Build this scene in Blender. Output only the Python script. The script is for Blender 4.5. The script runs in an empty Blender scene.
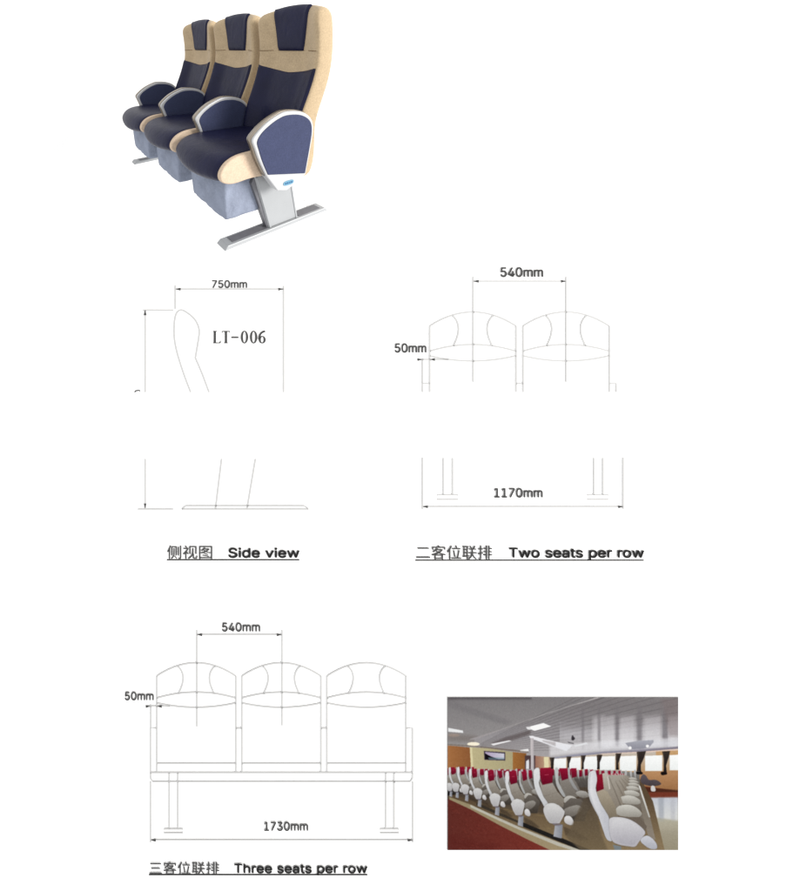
import bpy, bmesh, math, random, json
import numpy as np
from mathutils import Vector, Matrix
scene = bpy.context.scene
COL = scene.collection

# Ferry seat catalogue sheet: a real row of seats on a ledge before a white board that carries drawings and a printed photo
WORLD_L = 1.30; KEY_W = 17500.0; LIGHT = 1.85; K_PRINT = 0.49; BOARD_A = 0.78
def _c(r, g, b, k=.5):
    f = lambda c: ((c / 255 + .055) / 1.055) ** 2.4
    return (f(r) * k, f(g) * k, f(b) * k, 1)
TAN = _c(222, 197, 160); CREAM = _c(250, 224, 196); NAVY = _c(30, 32, 66); PANEL = _c(76, 83, 116)
RIM = _c(240, 241, 243); EDGE = _c(186, 174, 158); LEGC = _c(204, 207, 210); BAG = _c(168, 177, 198)
# ------------------------------------------------------------------ camera
# world: +x towards the near end of the seat row, +y to the back of the seats, +z up
RM = np.array([[0.54067, 0.84108, -0.01633], [-0.82548, 0.52670, -0.20292], [-0.16207, 0.12319, 0.97906]])
TV = np.array([0.08636, 1.60997, -0.66618])
F = 330.775; PX, PY = 230.0, 114.0            # focal length and optical axis, in units of the sheet
_u, _s, _v = np.linalg.svd(RM); RM = _u @ _v
CPOS = -RM.T @ TV
right, fwd, upv = Vector(RM[0]), Vector(RM[1]), Vector(RM[2])
cd = bpy.data.cameras.new('camera'); cam = bpy.data.objects.new('camera', cd); COL.objects.link(cam)
M = Matrix((right, upv, -fwd)).transposed().to_4x4(); M.translation = Vector(CPOS)
cam.matrix_world = M
cd.sensor_fit = 'VERTICAL'; cd.sensor_height = 24.0; cd.sensor_width = 24.0 * 919 / 1024
cd.lens = F / 891 * 24.0
cd.shift_x = (400 - PX) / 891; cd.shift_y = -(445.5 - PY) / 891
cd.clip_start = 0.02; cd.clip_end = 500
scene.camera = cam

# ------------------------------------------------------------------ light: an evenly lit white studio and one big soft box
w = bpy.data.worlds.new('World'); scene.world = w; w.use_nodes = True
bg = w.node_tree.nodes['Background']; bg.inputs[0].default_value = (1, 1, 1, 1); bg.inputs[1].default_value = WORLD_L
ld = bpy.data.lights.new('soft_box', 'AREA'); ld.shape = 'DISK'; ld.size = 14.0; ld.energy = KEY_W; ld.color = (1, 0.97, 0.93)
lo = bpy.data.objects.new('soft_box', ld); COL.objects.link(lo)
lp = Vector(CPOS) + (right * .86 + upv * .24 - fwd * .40).normalized() * 33.0; lo.location = lp
lo.rotation_euler = (Vector((-0.6, 0.6, 0.3)) - lp).to_track_quat('-Z', 'Y').to_euler()
scene.view_settings.view_transform = 'Standard'; scene.view_settings.look = 'None'
scene.view_settings.exposure = 0; scene.view_settings.gamma = 1

# ------------------------------------------------------------------ helpers
def lin(c):
    c = c / 255.0
    return c / 12.92 if c <= 0.04045 else ((c + 0.055) / 1.055) ** 2.4
def rgb(r, g, b, k=1.0): return (lin(r) * k, lin(g) * k, lin(b) * k, 1)

def mat(name, col, rough=0.5, metal=0.0, spec=0.3, bump=0.0, bscale=200.0, var=0.0, vscale=8.0, kind='noise', sheen=0.0, bdist=0.002, speck=0.0, crease=0.0):
    m = bpy.data.materials.new(name); m.use_nodes = True
    nt = m.node_tree; b = nt.nodes['Principled BSDF']
    b.inputs['Base Color'].default_value = col; b.inputs['Roughness'].default_value = rough
    b.inputs['Metallic'].default_value = metal; b.inputs['Specular IOR Level'].default_value = spec
    b.inputs['Sheen Weight'].default_value = sheen
    tc = nt.nodes.new('ShaderNodeTexCoord')
    if var:
        n = nt.nodes.new('ShaderNodeTexNoise'); n.inputs['Scale'].default_value = vscale; n.inputs['Detail'].default_value = 5
        nt.links.new(tc.outputs['Object'], n.inputs['Vector'])
        r = nt.nodes.new('ShaderNodeMapRange'); r.inputs['To Min'].default_value = 1 - var; r.inputs['To Max'].default_value = 1 + var
        r.inputs['From Min'].default_value = .3; r.inputs['From Max'].default_value = .7
        nt.links.new(n.outputs['Fac'], r.inputs['Value'])
        x = nt.nodes.new('ShaderNodeVectorMath'); x.operation = 'SCALE'; x.inputs[0].default_value = col[:3]
        fac = r.outputs[0]
        if speck:
            n2 = nt.nodes.new('ShaderNodeTexNoise'); n2.inputs['Scale'].default_value = 130; n2.inputs['Detail'].default_value = 2
            r2 = nt.nodes.new('ShaderNodeMapRange'); r2.inputs['From Min'].default_value = .35; r2.inputs['From Max'].default_value = .65
            r2.inputs['To Min'].default_value = 1 - speck; r2.inputs['To Max'].default_value = 1 + speck
            nt.links.new(tc.outputs['Object'], n2.inputs['Vector']); nt.links.new(n2.outputs['Fac'], r2.inputs['Value'])
            mm = nt.nodes.new('ShaderNodeMath'); mm.operation = 'MULTIPLY'; nt.links.new(fac, mm.inputs[0]); nt.links.new(r2.outputs[0], mm.inputs[1]); fac = mm.outputs[0]
        nt.links.new(fac, x.inputs['Scale']); nt.links.new(x.outputs[0], b.inputs['Base Color'])
    if bump:
        if kind == 'weave':
            n = nt.nodes.new('ShaderNodeTexVoronoi'); n.inputs['Scale'].default_value = bscale; out = n.outputs['Distance']
        else:
            n = nt.nodes.new('ShaderNodeTexNoise'); n.inputs['Scale'].default_value = bscale; n.inputs['Detail'].default_value = 4; out = n.outputs['Fac']
        nt.links.new(tc.outputs['Object'], n.inputs['Vector'])
        bp = nt.nodes.new('ShaderNodeBump'); bp.inputs['Strength'].default_value = bump; bp.inputs['Distance'].default_value = bdist
        nt.links.new(out, bp.inputs['Height']); nt.links.new(bp.outputs['Normal'], b.inputs['Normal'])
        if crease:
            n3 = nt.nodes.new('ShaderNodeTexNoise'); n3.inputs['Scale'].default_value = 16; n3.inputs['Detail'].default_value = 3; n3.inputs['Distortion'].default_value = .8
            nt.links.new(tc.outputs['Object'], n3.inputs['Vector'])
            b3 = nt.nodes.new('ShaderNodeBump'); b3.inputs['Strength'].default_value = crease; b3.inputs['Distance'].default_value = .012
            nt.links.new(n3.outputs['Fac'], b3.inputs['Height']); nt.links.new(b3.outputs['Normal'], bp.inputs['Normal'])
    return m

K = 1.0 / LIGHT
M_BOARD = mat('white_board_paint', (BOARD_A, BOARD_A, BOARD_A, 1), .9, spec=0)
M_LEDGE = mat('white_ledge_paint', (.95, .95, .95, 1), .9, spec=0)
M_LINE = mat('grey_line_ink', rgb(219, 219, 219, K), .9, spec=0)
M_TEXT = mat('dark_text_ink', rgb(58, 58, 58, K * .8), .9, spec=0)
M_TEXTG = mat('grey_text_ink', rgb(85, 85, 85, K), .9, spec=0)
M_TAN = mat('beige_woven_upholstery', TAN, .85, spec=.1, bump=.25, bscale=420, kind='weave', var=.06, vscale=14, sheen=.15, speck=.10, crease=.25)
M_CREAM = mat('pale_cream_upholstery', CREAM, .8, spec=.1, bump=.2, bscale=420, kind='weave', var=.04, vscale=14, speck=.07)
M_NAVY = mat('navy_leather', NAVY, .42, spec=.16, bump=.3, bscale=260, var=.15, vscale=9, crease=.22)
M_PANEL = mat('blue_panel_fabric', PANEL, .75, spec=.12, bump=.25, bscale=500, kind='weave', var=.06, vscale=25, speck=.10)
M_RIM = mat('pale_silver_plastic', RIM, .32, metal=.1, spec=.5, var=.03, vscale=6)
M_EDGE = mat('brushed_aluminium_band', EDGE, .3, metal=.55, spec=.5, var=.06, vscale=20)
M_LEG = mat('silver_painted_steel', LEGC, .45, metal=.15, spec=.4, var=.03, vscale=10)
M_RAILD = mat('dull_grey_channel', rgb(132, 132, 138, K), .5, metal=.2, spec=.3, var=.08, vscale=30)
M_BAG = mat('grey_blue_bag_cloth', BAG, .85, spec=.08, bump=.9, bscale=11, var=.12, vscale=12, bdist=.03, speck=.05)
M_BLACK = mat('black_plastic', (.008, .008, .01, 1), .4, spec=.3)
M_BADGE = mat('light_blue_badge', rgb(120, 175, 205, K), .4, spec=.3)
M_SEAM = mat('dark_seam_thread', rgb(120, 92, 60, K), .9, spec=0)

def link(name, me, m=None, parent=None, origin=(0, 0, 0), smooth=False):
    o = bpy.data.objects.new(name, me); COL.objects.link(o)
    if m and not me.materials: me.materials.append(m)
    if smooth: me.shade_smooth()
    if parent: o.parent = parent
    return o
def mesh(name, vs, fs):
    me = bpy.data.meshes.new(name); me.from_pydata([tuple(v) for v in vs], [], fs)
    bm = bmesh.new(); bm.from_mesh(me); bmesh.ops.recalc_face_normals(bm, faces=bm.faces); bm.to_mesh(me); bm.free()
    return me
def thing(name, label, cat, loc=(0, 0, 0), group=None):
    o = bpy.data.objects.new(name, None); COL.objects.link(o); o.location = loc; o.empty_display_size = .2
    o['label'] = label; o['category'] = cat
    if group: o['group'] = group
    return o
def bevel(o, wdt, seg=3):
    b = o.modifiers.new('bevel', 'BEVEL'); b.width = wdt; b.segments = seg; b.limit_method = 'ANGLE'; b.angle_limit = math.radians(35)
def subsurf(o, n=2):
    s = o.modifiers.new('subsurf', 'SUBSURF'); s.levels = n; s.render_levels = n
W3 = lambda s, t, z: (-s, t, z)                 # row coordinates: s along the row, t to the rear, z up

def prism(outline, s0, s1, taper=1.0):
    """side-view outline (t, z) extruded along the row from s0 to s1"""
    n = len(outline)
    vs = [W3(s0, t, z) for t, z in outline] + [W3(s1, t, z) for t, z in outline]
    fs = [list(range(n)), list(range(2 * n - 1, n - 1, -1))] + [[i, (i + 1) % n, n + (i + 1) % n, n + i] for i in range(n)]
    return vs, fs
def smooth_closed(pts, corner=(), n=5):
    """Catmull-Rom through the points, keeping the listed ones as sharp corners"""
    out = []; m = len(pts)
    for i in range(m):
        p0, p1, p2, p3 = [Vector(pts[(i + k - 1) % m]) for k in range(4)]
        if i in corner: p0 = p1 - (p2 - p1)
        if (i + 1) % m in corner: p3 = p2 + (p2 - p1)
        for k in range(n):
            u = k / n
            out.append(tuple(.5 * ((2 * p1) + (p2 - p0) * u + (2 * p0 - 5 * p1 + 4 * p2 - p3) * u * u + (3 * p1 - p0 - 3 * p2 + p3) * u ** 3)))
    return out
def inset(poly, d):
    n = len(poly); out = []
    ar = sum(poly[i][0] * poly[(i + 1) % n][1] - poly[(i + 1) % n][0] * poly[i][1] for i in range(n))
    sg = 1 if ar > 0 else -1
    for i in range(n):
        a, b, c = Vector(poly[i - 1]), Vector(poly[i]), Vector(poly[(i + 1) % n])
        e1 = (b - a).normalized(); e2 = (c - b).normalized()
        n1 = Vector((-e1.y, e1.x)) * sg; n2 = Vector((-e2.y, e2.x)) * sg
        nn = (n1 + n2); nn = nn / max(.35, nn.length_squared / 2) * 1.0
        out.append(tuple(b + nn * d * .5 * 2 / 2))
    return out
def interp(x, tab):
    xs = [a for a, _ in tab]; ys = [b for _, b in tab]
    return float(np.interp(x, xs, ys))
def smoother(tab, x):
    # smooth interpolation: average of the piecewise-linear table over a small window
    return sum(interp(x + d, tab) for d in (-.04, -.02, 0, .02, .04)) / 5

# ------------------------------------------------------------------ the sheet (board) behind, and the ledge that carries the seats
DB = 3.62                                       # distance of the board along the camera axis
PXM = DB / F                                    # metres per sheet unit
O3 = Vector(CPOS) + fwd * DB
def B(x, y, h=0.0):                             # a point on the board, h metres proud of it
    return O3 + right * ((x - PX) * PXM) + upv * ((PY - y) * PXM) - fwd * h
def struct(o): o['kind'] = 'structure'; return o
x0, x1, y0, y1 = -70, 870, -80, 970
vs = [B(x0, y0), B(x1, y0), B(x1, y1), B(x0, y1)] + [B(a, b, -.06) for a, b in ((x0, y0), (x1, y0), (x1, y1), (x0, y1))]
struct(link('backdrop', mesh('backdrop', vs, [[0, 1, 2, 3], [7, 6, 5, 4], [0, 4, 5, 1], [1, 5, 6, 2], [2, 6, 7, 3], [3, 7, 4, 0]]), M_BOARD))
h_ = Vector((fwd.x, fwd.y, 0)).normalized()
def slab(name, foot, z1, z0):
    n = len(foot); vs = [Vector((p[0], p[1], z1)) for p in foot] + [Vector((p[0], p[1], z0)) for p in foot]
    return link(name, mesh(name, vs, [list(range(n)), list(range(2 * n - 1, n - 1, -1))] + [[i, (i + 1) % n, n + (i + 1) % n, n + i] for i in range(n)]), M_LEDGE)
for s0, s1 in ((.06, .135), (1.52, 1.595)):      # one narrow ledge under each foot rail, held from the backdrop
    lg = struct(slab('ledge', [W3(s0, -.085, 0), W3(s1, -.085, 0), W3(s1, .62, 0), W3(s0, .62, 0)], 0, -.012))
    p0 = Vector(W3((s0 + s1) / 2, .56, 0)); g = (DB - .01 - (p0 - Vector(CPOS)).dot(fwd)) / h_.dot(fwd); p1 = p0 + h_ * g; sd = Vector((-h_.y, h_.x, 0)) * .018
    slab('support_arm', [p0 - sd, p0 + sd, p1 + sd, p1 - sd], -.0125, -.03).parent = lg

# ------------------------------------------------------------------ ferry seat row
row = thing('seat_row', 'row of three joined beige and navy seats with blue armrest panels on slanted silver legs', 'seat', (0, 0, 0))

SC, HW = .285, .25
WT = [(.30, .33), (.45, .335), (.50, .345), (.60, .367), (.643, .386), (.70, .415), (.82, .462), (.90, .478), (1.00, .474), (1.06, .468), (1.16, .452), (1.3, .45)]
CT = [(.30, .36), (.45, .385), (.55, .412), (.64, .44), (.72, .468), (.80, .498), (.86, .516), (.90, .522), (1.0, .524), (1.12, .522), (1.3, .52)]
RT = [(.24, .43), (.28, .475), (.34, .493), (.41, .499), (.50, .494), (.58, .497), (.69, .541), (.80, .582), (.90, .597), (1.0, .597), (1.10, .586), (1.2, .57)]
def ztop(q): return 1.197 - .034 * abs(q) ** 2.2
def front(q, z):                                # q in -1..1 across the seat
    a = abs(q)
    k = 0 if a < .42 else (a - .42) / .58
    k = k * k * (3 - 2 * k)
    return smoother(CT, z) * (1 - k) + smoother(WT, z) * k
def hwz(z): return interp(z, [(.3, .242), (.6, .245), (.9, .255), (1.2, .255)])
def shell_mesh():
    qs = [-1, -.985, -.93, -.82, -.68, -.52, -.36, -.18, 0, .18, .36, .52, .68, .82, .93, .985, 1]
    zs = list(np.linspace(.27, 1.10, 24))
    rings = []
    for q in qs:
        a = abs(q); e = .026 if a >= .999 else (.010 if a > .98 else 0.0)
        zt = ztop(q) - e; fr = []; re = []
        for z in zs:
            z2 = .27 + (z - .27) * (zt - .055 - .27) / .83
            fr.append((front(q, z2) + e, z2)); re.append((smoother(RT, z2) - e, z2))
        f0, r0 = fr[-1], re[-1]; mid = (f0[0] + r0[0]) / 2; half = (r0[0] - f0[0]) / 2
        for th in (28, 55, 78):
            r = math.radians(th)
            fr.append((mid - half * math.cos(r), f0[1] + .055 * math.sin(r)))
            re.append((mid + half * math.cos(r), f0[1] + .055 * math.sin(r)))
        rings.append([(q, t, z) for t, z in fr] + [(q, t, z) for t, z in re[::-1]])
    n = len(rings[0]); h = n // 2
    vs = [W3(SC + q * hwz(z), t, z) for r in rings for q, t, z in r]
    fs = []
    for j in range(len(rings) - 1):
        for i in range(n):
            k = (i + 1) % n
            fs.append([j * n + i, j * n + k, (j + 1) * n + k, (j + 1) * n + i])
    for j in (0, len(rings) - 1):               # ladder caps on both flanks
        for i in range(h - 1):
            fs.append([j * n + i, j * n + i + 1, j * n + n - 2 - i, j * n + n - 1 - i])
    return mesh('seat', vs, fs)
def path(q, v):
    """front skin of the shell, v = height; past the top it goes on over the crown"""
    zt = ztop(q) - .055
    if v <= zt: return front(q, v), v
    f0, r0 = front(q, zt), smoother(RT, zt); mid = (f0 + r0) / 2; half = (r0 - f0) / 2
    th = min((v - zt) / .07, 1.9)
    return mid - half * math.cos(th), zt + .055 * math.sin(th)
def pad_mesh(name, zb, zt_, wb, wt, d, nu=16, nv=18, edge=.10):
    """cushion lying on the shell: zb(q) lower edge, zt_(q) upper edge, half widths wb (bottom) and wt (top) in q"""
    vs = []; fs = []
    for i in range(nu + 1):
        for j in range(nv + 1):
            u = i / nu * 2 - 1; vv = j / nv
            # crowd samples at the borders
            u = math.sin(u * math.pi / 2) * .6 + u * .4; vv = vv * .5 + (.5 - .5 * math.cos(vv * math.pi)) * .5
            q = u * (wb + (wt - wb) * vv); v = zb(q) + (zt_(q) - zb(q)) * vv
            e = min((1 - abs(u)) / edge, vv / edge * .6, (1 - vv) / edge * .6, 1); off = -.004 + (d + .004) * math.sqrt(max(0, 1 - (1 - max(e, 0)) ** 2))
            t, z = path(q, v); t2, z2 = path(q, v + .004); dt, dz = t2 - t, z2 - z; L = math.hypot(dt, dz) or 1
            vs.append(W3(SC + q * hwz(z), t - dz / L * off, z + dt / L * off * (1 if dt >= 0 else .4)))
    for i in range(nu):
        for j in range(nv):
            k = i * (nv + 1) + j; fs.append([k, k + 1, k + nv + 2, k + nv + 1])
    me = mesh(name, vs, fs)
    return me
def grow(o, th):
    s = o.modifiers.new('solidify', 'SOLIDIFY'); s.thickness = th; s.offset = -1

seat = link('seat', shell_mesh(), M_TAN, row, smooth=True); subsurf(seat, 1)
bp = link('back_panel', pad_mesh('back_panel', lambda q: .44, lambda q: .825 + .038 * abs(q) ** 1.4, .955, .955, .010, edge=.05, nu=24, nv=24), M_NAVY, seat, smooth=True)
hp = link('headrest', pad_mesh('headrest', lambda q: .940, lambda q: ztop(q) + .035, .41, .60, .016, edge=.09), M_NAVY, seat, smooth=True)
# seam across the beige under the headrest
vs = []; fs = []
for i in range(41):
    q = -.93 + 1.86 * i / 40; z = .948 - .004 * abs(q)
    t, _ = path(q, z)
    for dz in (-.0016, .0016): vs.append(W3(SC + q * hwz(z), t - .0022, z + dz))
fs = [[2 * i, 2 * i + 2, 2 * i + 3, 2 * i + 1] for i in range(40)]
link('seam', mesh('seam', vs, fs), M_SEAM, seat)

# seat cushion: side outline of the nose, wider in the middle
NOSE = [(.40, .478), (.28, .476), (.16, .480), (.05, .483), (-.03, .478), (-.085, .458), (-.118, .425), (-.125, .392), (-.105, .366), (-.05, .352), (.05, .356), (.20, .345), (.38, .335)]
def cushion_mesh():
    qs = [-1, -.97, -.85, -.6, -.3, 0, .3, .6, .85, .97, 1]
    rings = []
    for q in qs:
        a = abs(q); e = {1: .030, .97: .008}.get(round(a, 2), 0)
        bulge = (1 - a ** 2)
        pts = []
        ol = smooth_closed(NOSE, corner=(0, 12), n=3)
        ol = inset(ol, e) if e else ol
        for t, z in ol:
            f = max(0, min(1, (.06 - t) / .16)); u = max(0, min(1, (z - .40) / .06))
            pts.append((t - .034 * bulge * f, z + .004 * bulge * u - .022 * bulge * f * (1 - u)))
        rings.append(pts)
    n = len(rings[0])
    vs = [W3(.298 + q * .238, t, z) for q, r in zip(qs, rings) for t, z in r]
    fs = [[j * n + i, j * n + (i + 1) % n, (j + 1) * n + (i + 1) % n, (j + 1) * n + i] for j in range(len(qs) - 1) for i in range(n)]
    fs += [list(range(n)), list(range((len(qs) - 1) * n, len(qs) * n))]
    return mesh('seat_cushion', vs, fs)
cu = link('seat_cushion', cushion_mesh(), M_NAVY, seat, smooth=True)
for s0, s1 in ((.028, .060),):
    ol = inset(smooth_closed([(t, z) for t, z in NOSE], corner=(0, 12), n=4), -.004)
    vs, fs = prism(ol, s0, s1)
    o = link('side_trim', mesh('side_trim', vs, fs), M_CREAM, seat, smooth=True); bevel(o, .009, 4)

# storage bag hanging below the cushion
random.seed(4)
def bag_mesh():
    bm = bmesh.new(); bmesh.ops.create_cube(bm, size=1)
    bmesh.ops.subdivide_edges(bm, edges=bm.edges[:], cuts=27, use_grid_fill=True)
    from mathutils import noise
    for v in bm.verts:
        x, y, z = v.co
        # rounded box 0.36 wide, 0.32 deep, 0.27 high
        p = Vector((x * .37, y * .34, z * .27))
        r = .013; lim = Vector((.185 - r, .17 - r, .135 - r))
        c = Vector([max(-l, min(l, k)) for k, l in zip(p, lim)]); d = p - c
        if d.length > 1e-6: p = c + d.normalized() * r
        nn = noise.noise(Vector((p.x * 9, p.y * 9, p.z * 5)) * 1.0) * .012 + noise.noise(Vector((p.x * 24 + 3, p.y * 24, p.z * 10))) * .005
        o = Vector((x, y, 0)); o.normalize() if o.length > 0 else None
        sag = .006 * math.cos(z * math.pi) + .0018 * math.sin((p.x + p.y) * 62 + 3 * noise.noise(p * 7)) * (.5 - z)
        p += Vector((o.x, o.y, 0)) * (nn + sag)
        p.z += .006 * math.sin(p.x * 14) * (1 if z < 0 else 0)
        v.co = Vector(W3(.295 + p.x, .115 + p.y, .262 + p.z))
    me = bpy.data.meshes.new('storage_bag'); bm.to_mesh(me); bm.free(); return me
link('storage_bag', bag_mesh(), M_BAG, seat, smooth=True)
vs, fs = prism([(.02, .352), (.36, .345), (.36, .325), (.02, .332)], .075, .50)
o = link('seat_pan', mesh('seat_pan', vs, fs), M_BLACK, seat); bevel(o, .004, 2)
vs, fs = prism([(.345, .352), (.375, .362), (.393, .345), (.385, .318), (.350, .312)], .035, .075)
o = link('recline_knob', mesh('recline_knob', vs, fs), M_BLACK, seat, smooth=True); bevel(o, .008, 3)

def copy_tree(o, parent, off):
    c = o.copy(); COL.objects.link(c); c.parent = parent
    if off is not None: c.location = o.location + Vector(off)
    for ch in list(o.children): copy_tree(ch, c, None)
    return c
for k in (1, 2): copy_tree(seat, row, W3(.56 * k, 0, 0))

# armrests
ARM = [(.014, .560), (.042, .592), (.093, .628), (.157, .656), (.212, .669), (.294, .661), (.352, .637), (.388, .598), (.396, .545), (.384, .470), (.368, .395), (.352, .322), (.292, .292), (.222, .266), (.163, .281), (.095, .371), (.052, .456), (.027, .521)]
ARM_O = smooth_closed(ARM, corner=(11, 13, 14, 15), n=4)
PAN = [(.036, .552), (.062, .588), (.110, .619), (.160, .641), (.213, .652), (.290, .645), (.344, .623), (.374, .592), (.382, .545), (.371, .470), (.356, .395), (.343, .331), (.100, .379), (.068, .448), (.046, .510)]
PAN_O = smooth_closed(PAN, corner=(11, 12), n=4)
def ring_face(name, outer, inner, s, m, parent, thick):
    """raised frame between two outlines with the same vertex count"""
    n = len(outer)
    vs = [W3(s, *p) for p in outer] + [W3(s, *p) for p in inner] + [W3(s + thick, *p) for p in outer] + [W3(s + thick, *p) for p in inner]
    fs = []
    for i in range(n):
        k = (i + 1) % n
        fs += [[i, k, n + k, n + i], [2 * n + i, 3 * n + i, 3 * n + k, 2 * n + k], [i, 2 * n + i, 2 * n + k, k], [n + i, n + k, 3 * n + k, 3 * n + i]]
    return link(name, mesh(name, vs, fs), m, parent, smooth=False)
vs, fs = prism(ARM_O, -.027, .027)
arm = link('armrest', mesh('armrest', vs, fs), M_RIM, row, smooth=False)
b_ = arm.modifiers.new('bevel', 'BEVEL'); b_.width = .006; b_.segments = 3; b_.limit_method = 'ANGLE'; b_.angle_limit = math.radians(50)
for s0, s1 in ((-.0315, -.024), (.024, .0315)):
    vs, fs = prism(PAN_O, s0, s1)
    o = link('side_panel', mesh('side_panel', vs, fs), M_PANEL, arm); bevel(o, .003, 2)
# aluminium band set into the arc and down the front edge
idx = [i for i in range(len(ARM_O))]
band = ARM_O[60:] + ARM_O[:30]
vs = []; fs = []
ctr = Vector((.2, .45))
for t, z in band:
    d = (Vector((t, z)) - ctr).normalized() * .0022
    vs += [W3(-.013, t + d.x, z + d.y), W3(.017, t + d.x, z + d.y)]
fs = [[2 * i, 2 * i + 1, 2 * i + 3, 2 * i + 2] for i in range(len(band) - 1)]
o = link('edge_band', mesh('edge_band', vs, fs), M_EDGE, arm, smooth=True); s_ = o.modifiers.new('solidify', 'SOLIDIFY'); s_.thickness = .003; s_.offset = 0
arm.location = W3(0, 0, 0)
for k in (1, 2, 3): copy_tree(arm, row, W3(.56 * k, 0, 0))
# light blue badge only on the near armrest
bc = (.232, .307)
ol = [(bc[0] + .034 * math.copysign(abs(math.cos(a)) ** .7, math.cos(a)), bc[1] + .012 * math.copysign(abs(math.sin(a)) ** .7, math.sin(a)) - .02 * 0) for a in np.linspace(0, 2 * math.pi, 28, endpoint=False)]
vs, fs = prism(ol, -.0295, -.026); bd = link('badge', mesh('badge', vs, fs), M_BADGE, arm)
vs = []; fs = []
for i, (t0, t1) in enumerate(((-.024, -.016), (-.012, -.002), (.003, .010), (.014, .024))):
    for z0, z1 in ((-.004, .004),):
        n = len(vs); q = [(bc[0] + t0, bc[1] + z0), (bc[0] + t1, bc[1] + z0), (bc[0] + t1, bc[1] + z1), (bc[0] + t0, bc[1] + z1)]
        vs += [W3(-.0302, *p) for p in q] + [W3(-.0292, *p) for p in q]
        fs += [[n, n + 1, n + 2, n + 3], [n + 7, n + 6, n + 5, n + 4]] + [[n + a, n + (a + 1) % 4, n + 4 + (a + 1) % 4, n + 4 + a] for a in range(4)]
link('badge_mark', mesh('badge_mark', vs, fs), mat('dark_blue_print', rgb(60, 110, 160, K), .5, spec=.2), arm)

# beam, legs and foot rails
vs, fs = prism([(.15, .325), (.26, .325), (.26, .270), (.15, .270)], .095, 1.56)
o = link('beam', mesh('beam', vs, fs), M_RAILD, row); bevel(o, .006, 2)
def leg(s0, s1):
    vs, fs = prism([(.098, .335), (.335, .335), (.402, .022), (.192, .022)], s0, s1)
    l = link('leg', mesh('leg', vs, fs), M_LEG, row); bevel(l, .007, 3)
    # narrow folded lips along the slanted edges of the face
    for a0, a1, c0, c1 in ((.103, .113, .197, .207), (.318, .328, .385, .395)):
        vs, fs = prism([(a0, .330), (a1, .330), (c1, .024), (c0, .024)], s0 - .0035, s0 + .001)
        o = link('leg_lip', mesh('leg_lip', vs, fs), M_LEG, l); bevel(o, .0015, 2)
    vs, fs = prism([(.083, .30), (.098, .33), (.192, .025), (.186, .022)], s0 + .008, s1 - .008)
    link('leg_web', mesh('leg_web', vs, fs), M_RAILD, l)
def rail(s0, s1):
    t0, t1 = -.095, .632
    base = [(s0, t0 + .0), (s1, t0 - .0), (s1, t1), (s0, t1)]
    vs = [W3(a, b, 0.001) for a, b in base] + [W3(a + (.004 if a == s0 else -.004), b + (.02 if b == t0 else -.02), .022) for a, b in base]
    fs = [[3, 2, 1, 0], [4, 5, 6, 7]] + [[i, (i + 1) % 4, 4 + (i + 1) % 4, 4 + i] for i in range(4)]
    r = link('foot_rail', mesh('foot_rail', vs, fs), M_LEG, row); bevel(r, .003, 2)
    m = (s0 + s1) / 2; hw = (s1 - s0) * .29
    for b0, b1 in ((t0 + .055, .185), (.412, t1 - .05)):
        vs = [W3(a, b, z) for z in (.0215, .0245) for a, b in ((m - hw, b0), (m + hw, b0), (m + hw, b1), (m - hw, b1))]
        fs = [[0, 1, 2, 3], [4, 5, 6, 7]] + [[i, (i + 1) % 4, 4 + (i + 1) % 4, 4 + i] for i in range(4)]
        link('rail_channel', mesh('rail_channel', vs, fs), M_RAILD, r)
leg(.072, .122); rail(.055, .14)
leg(1.535, 1.585); rail(1.515, 1.60)

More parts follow.
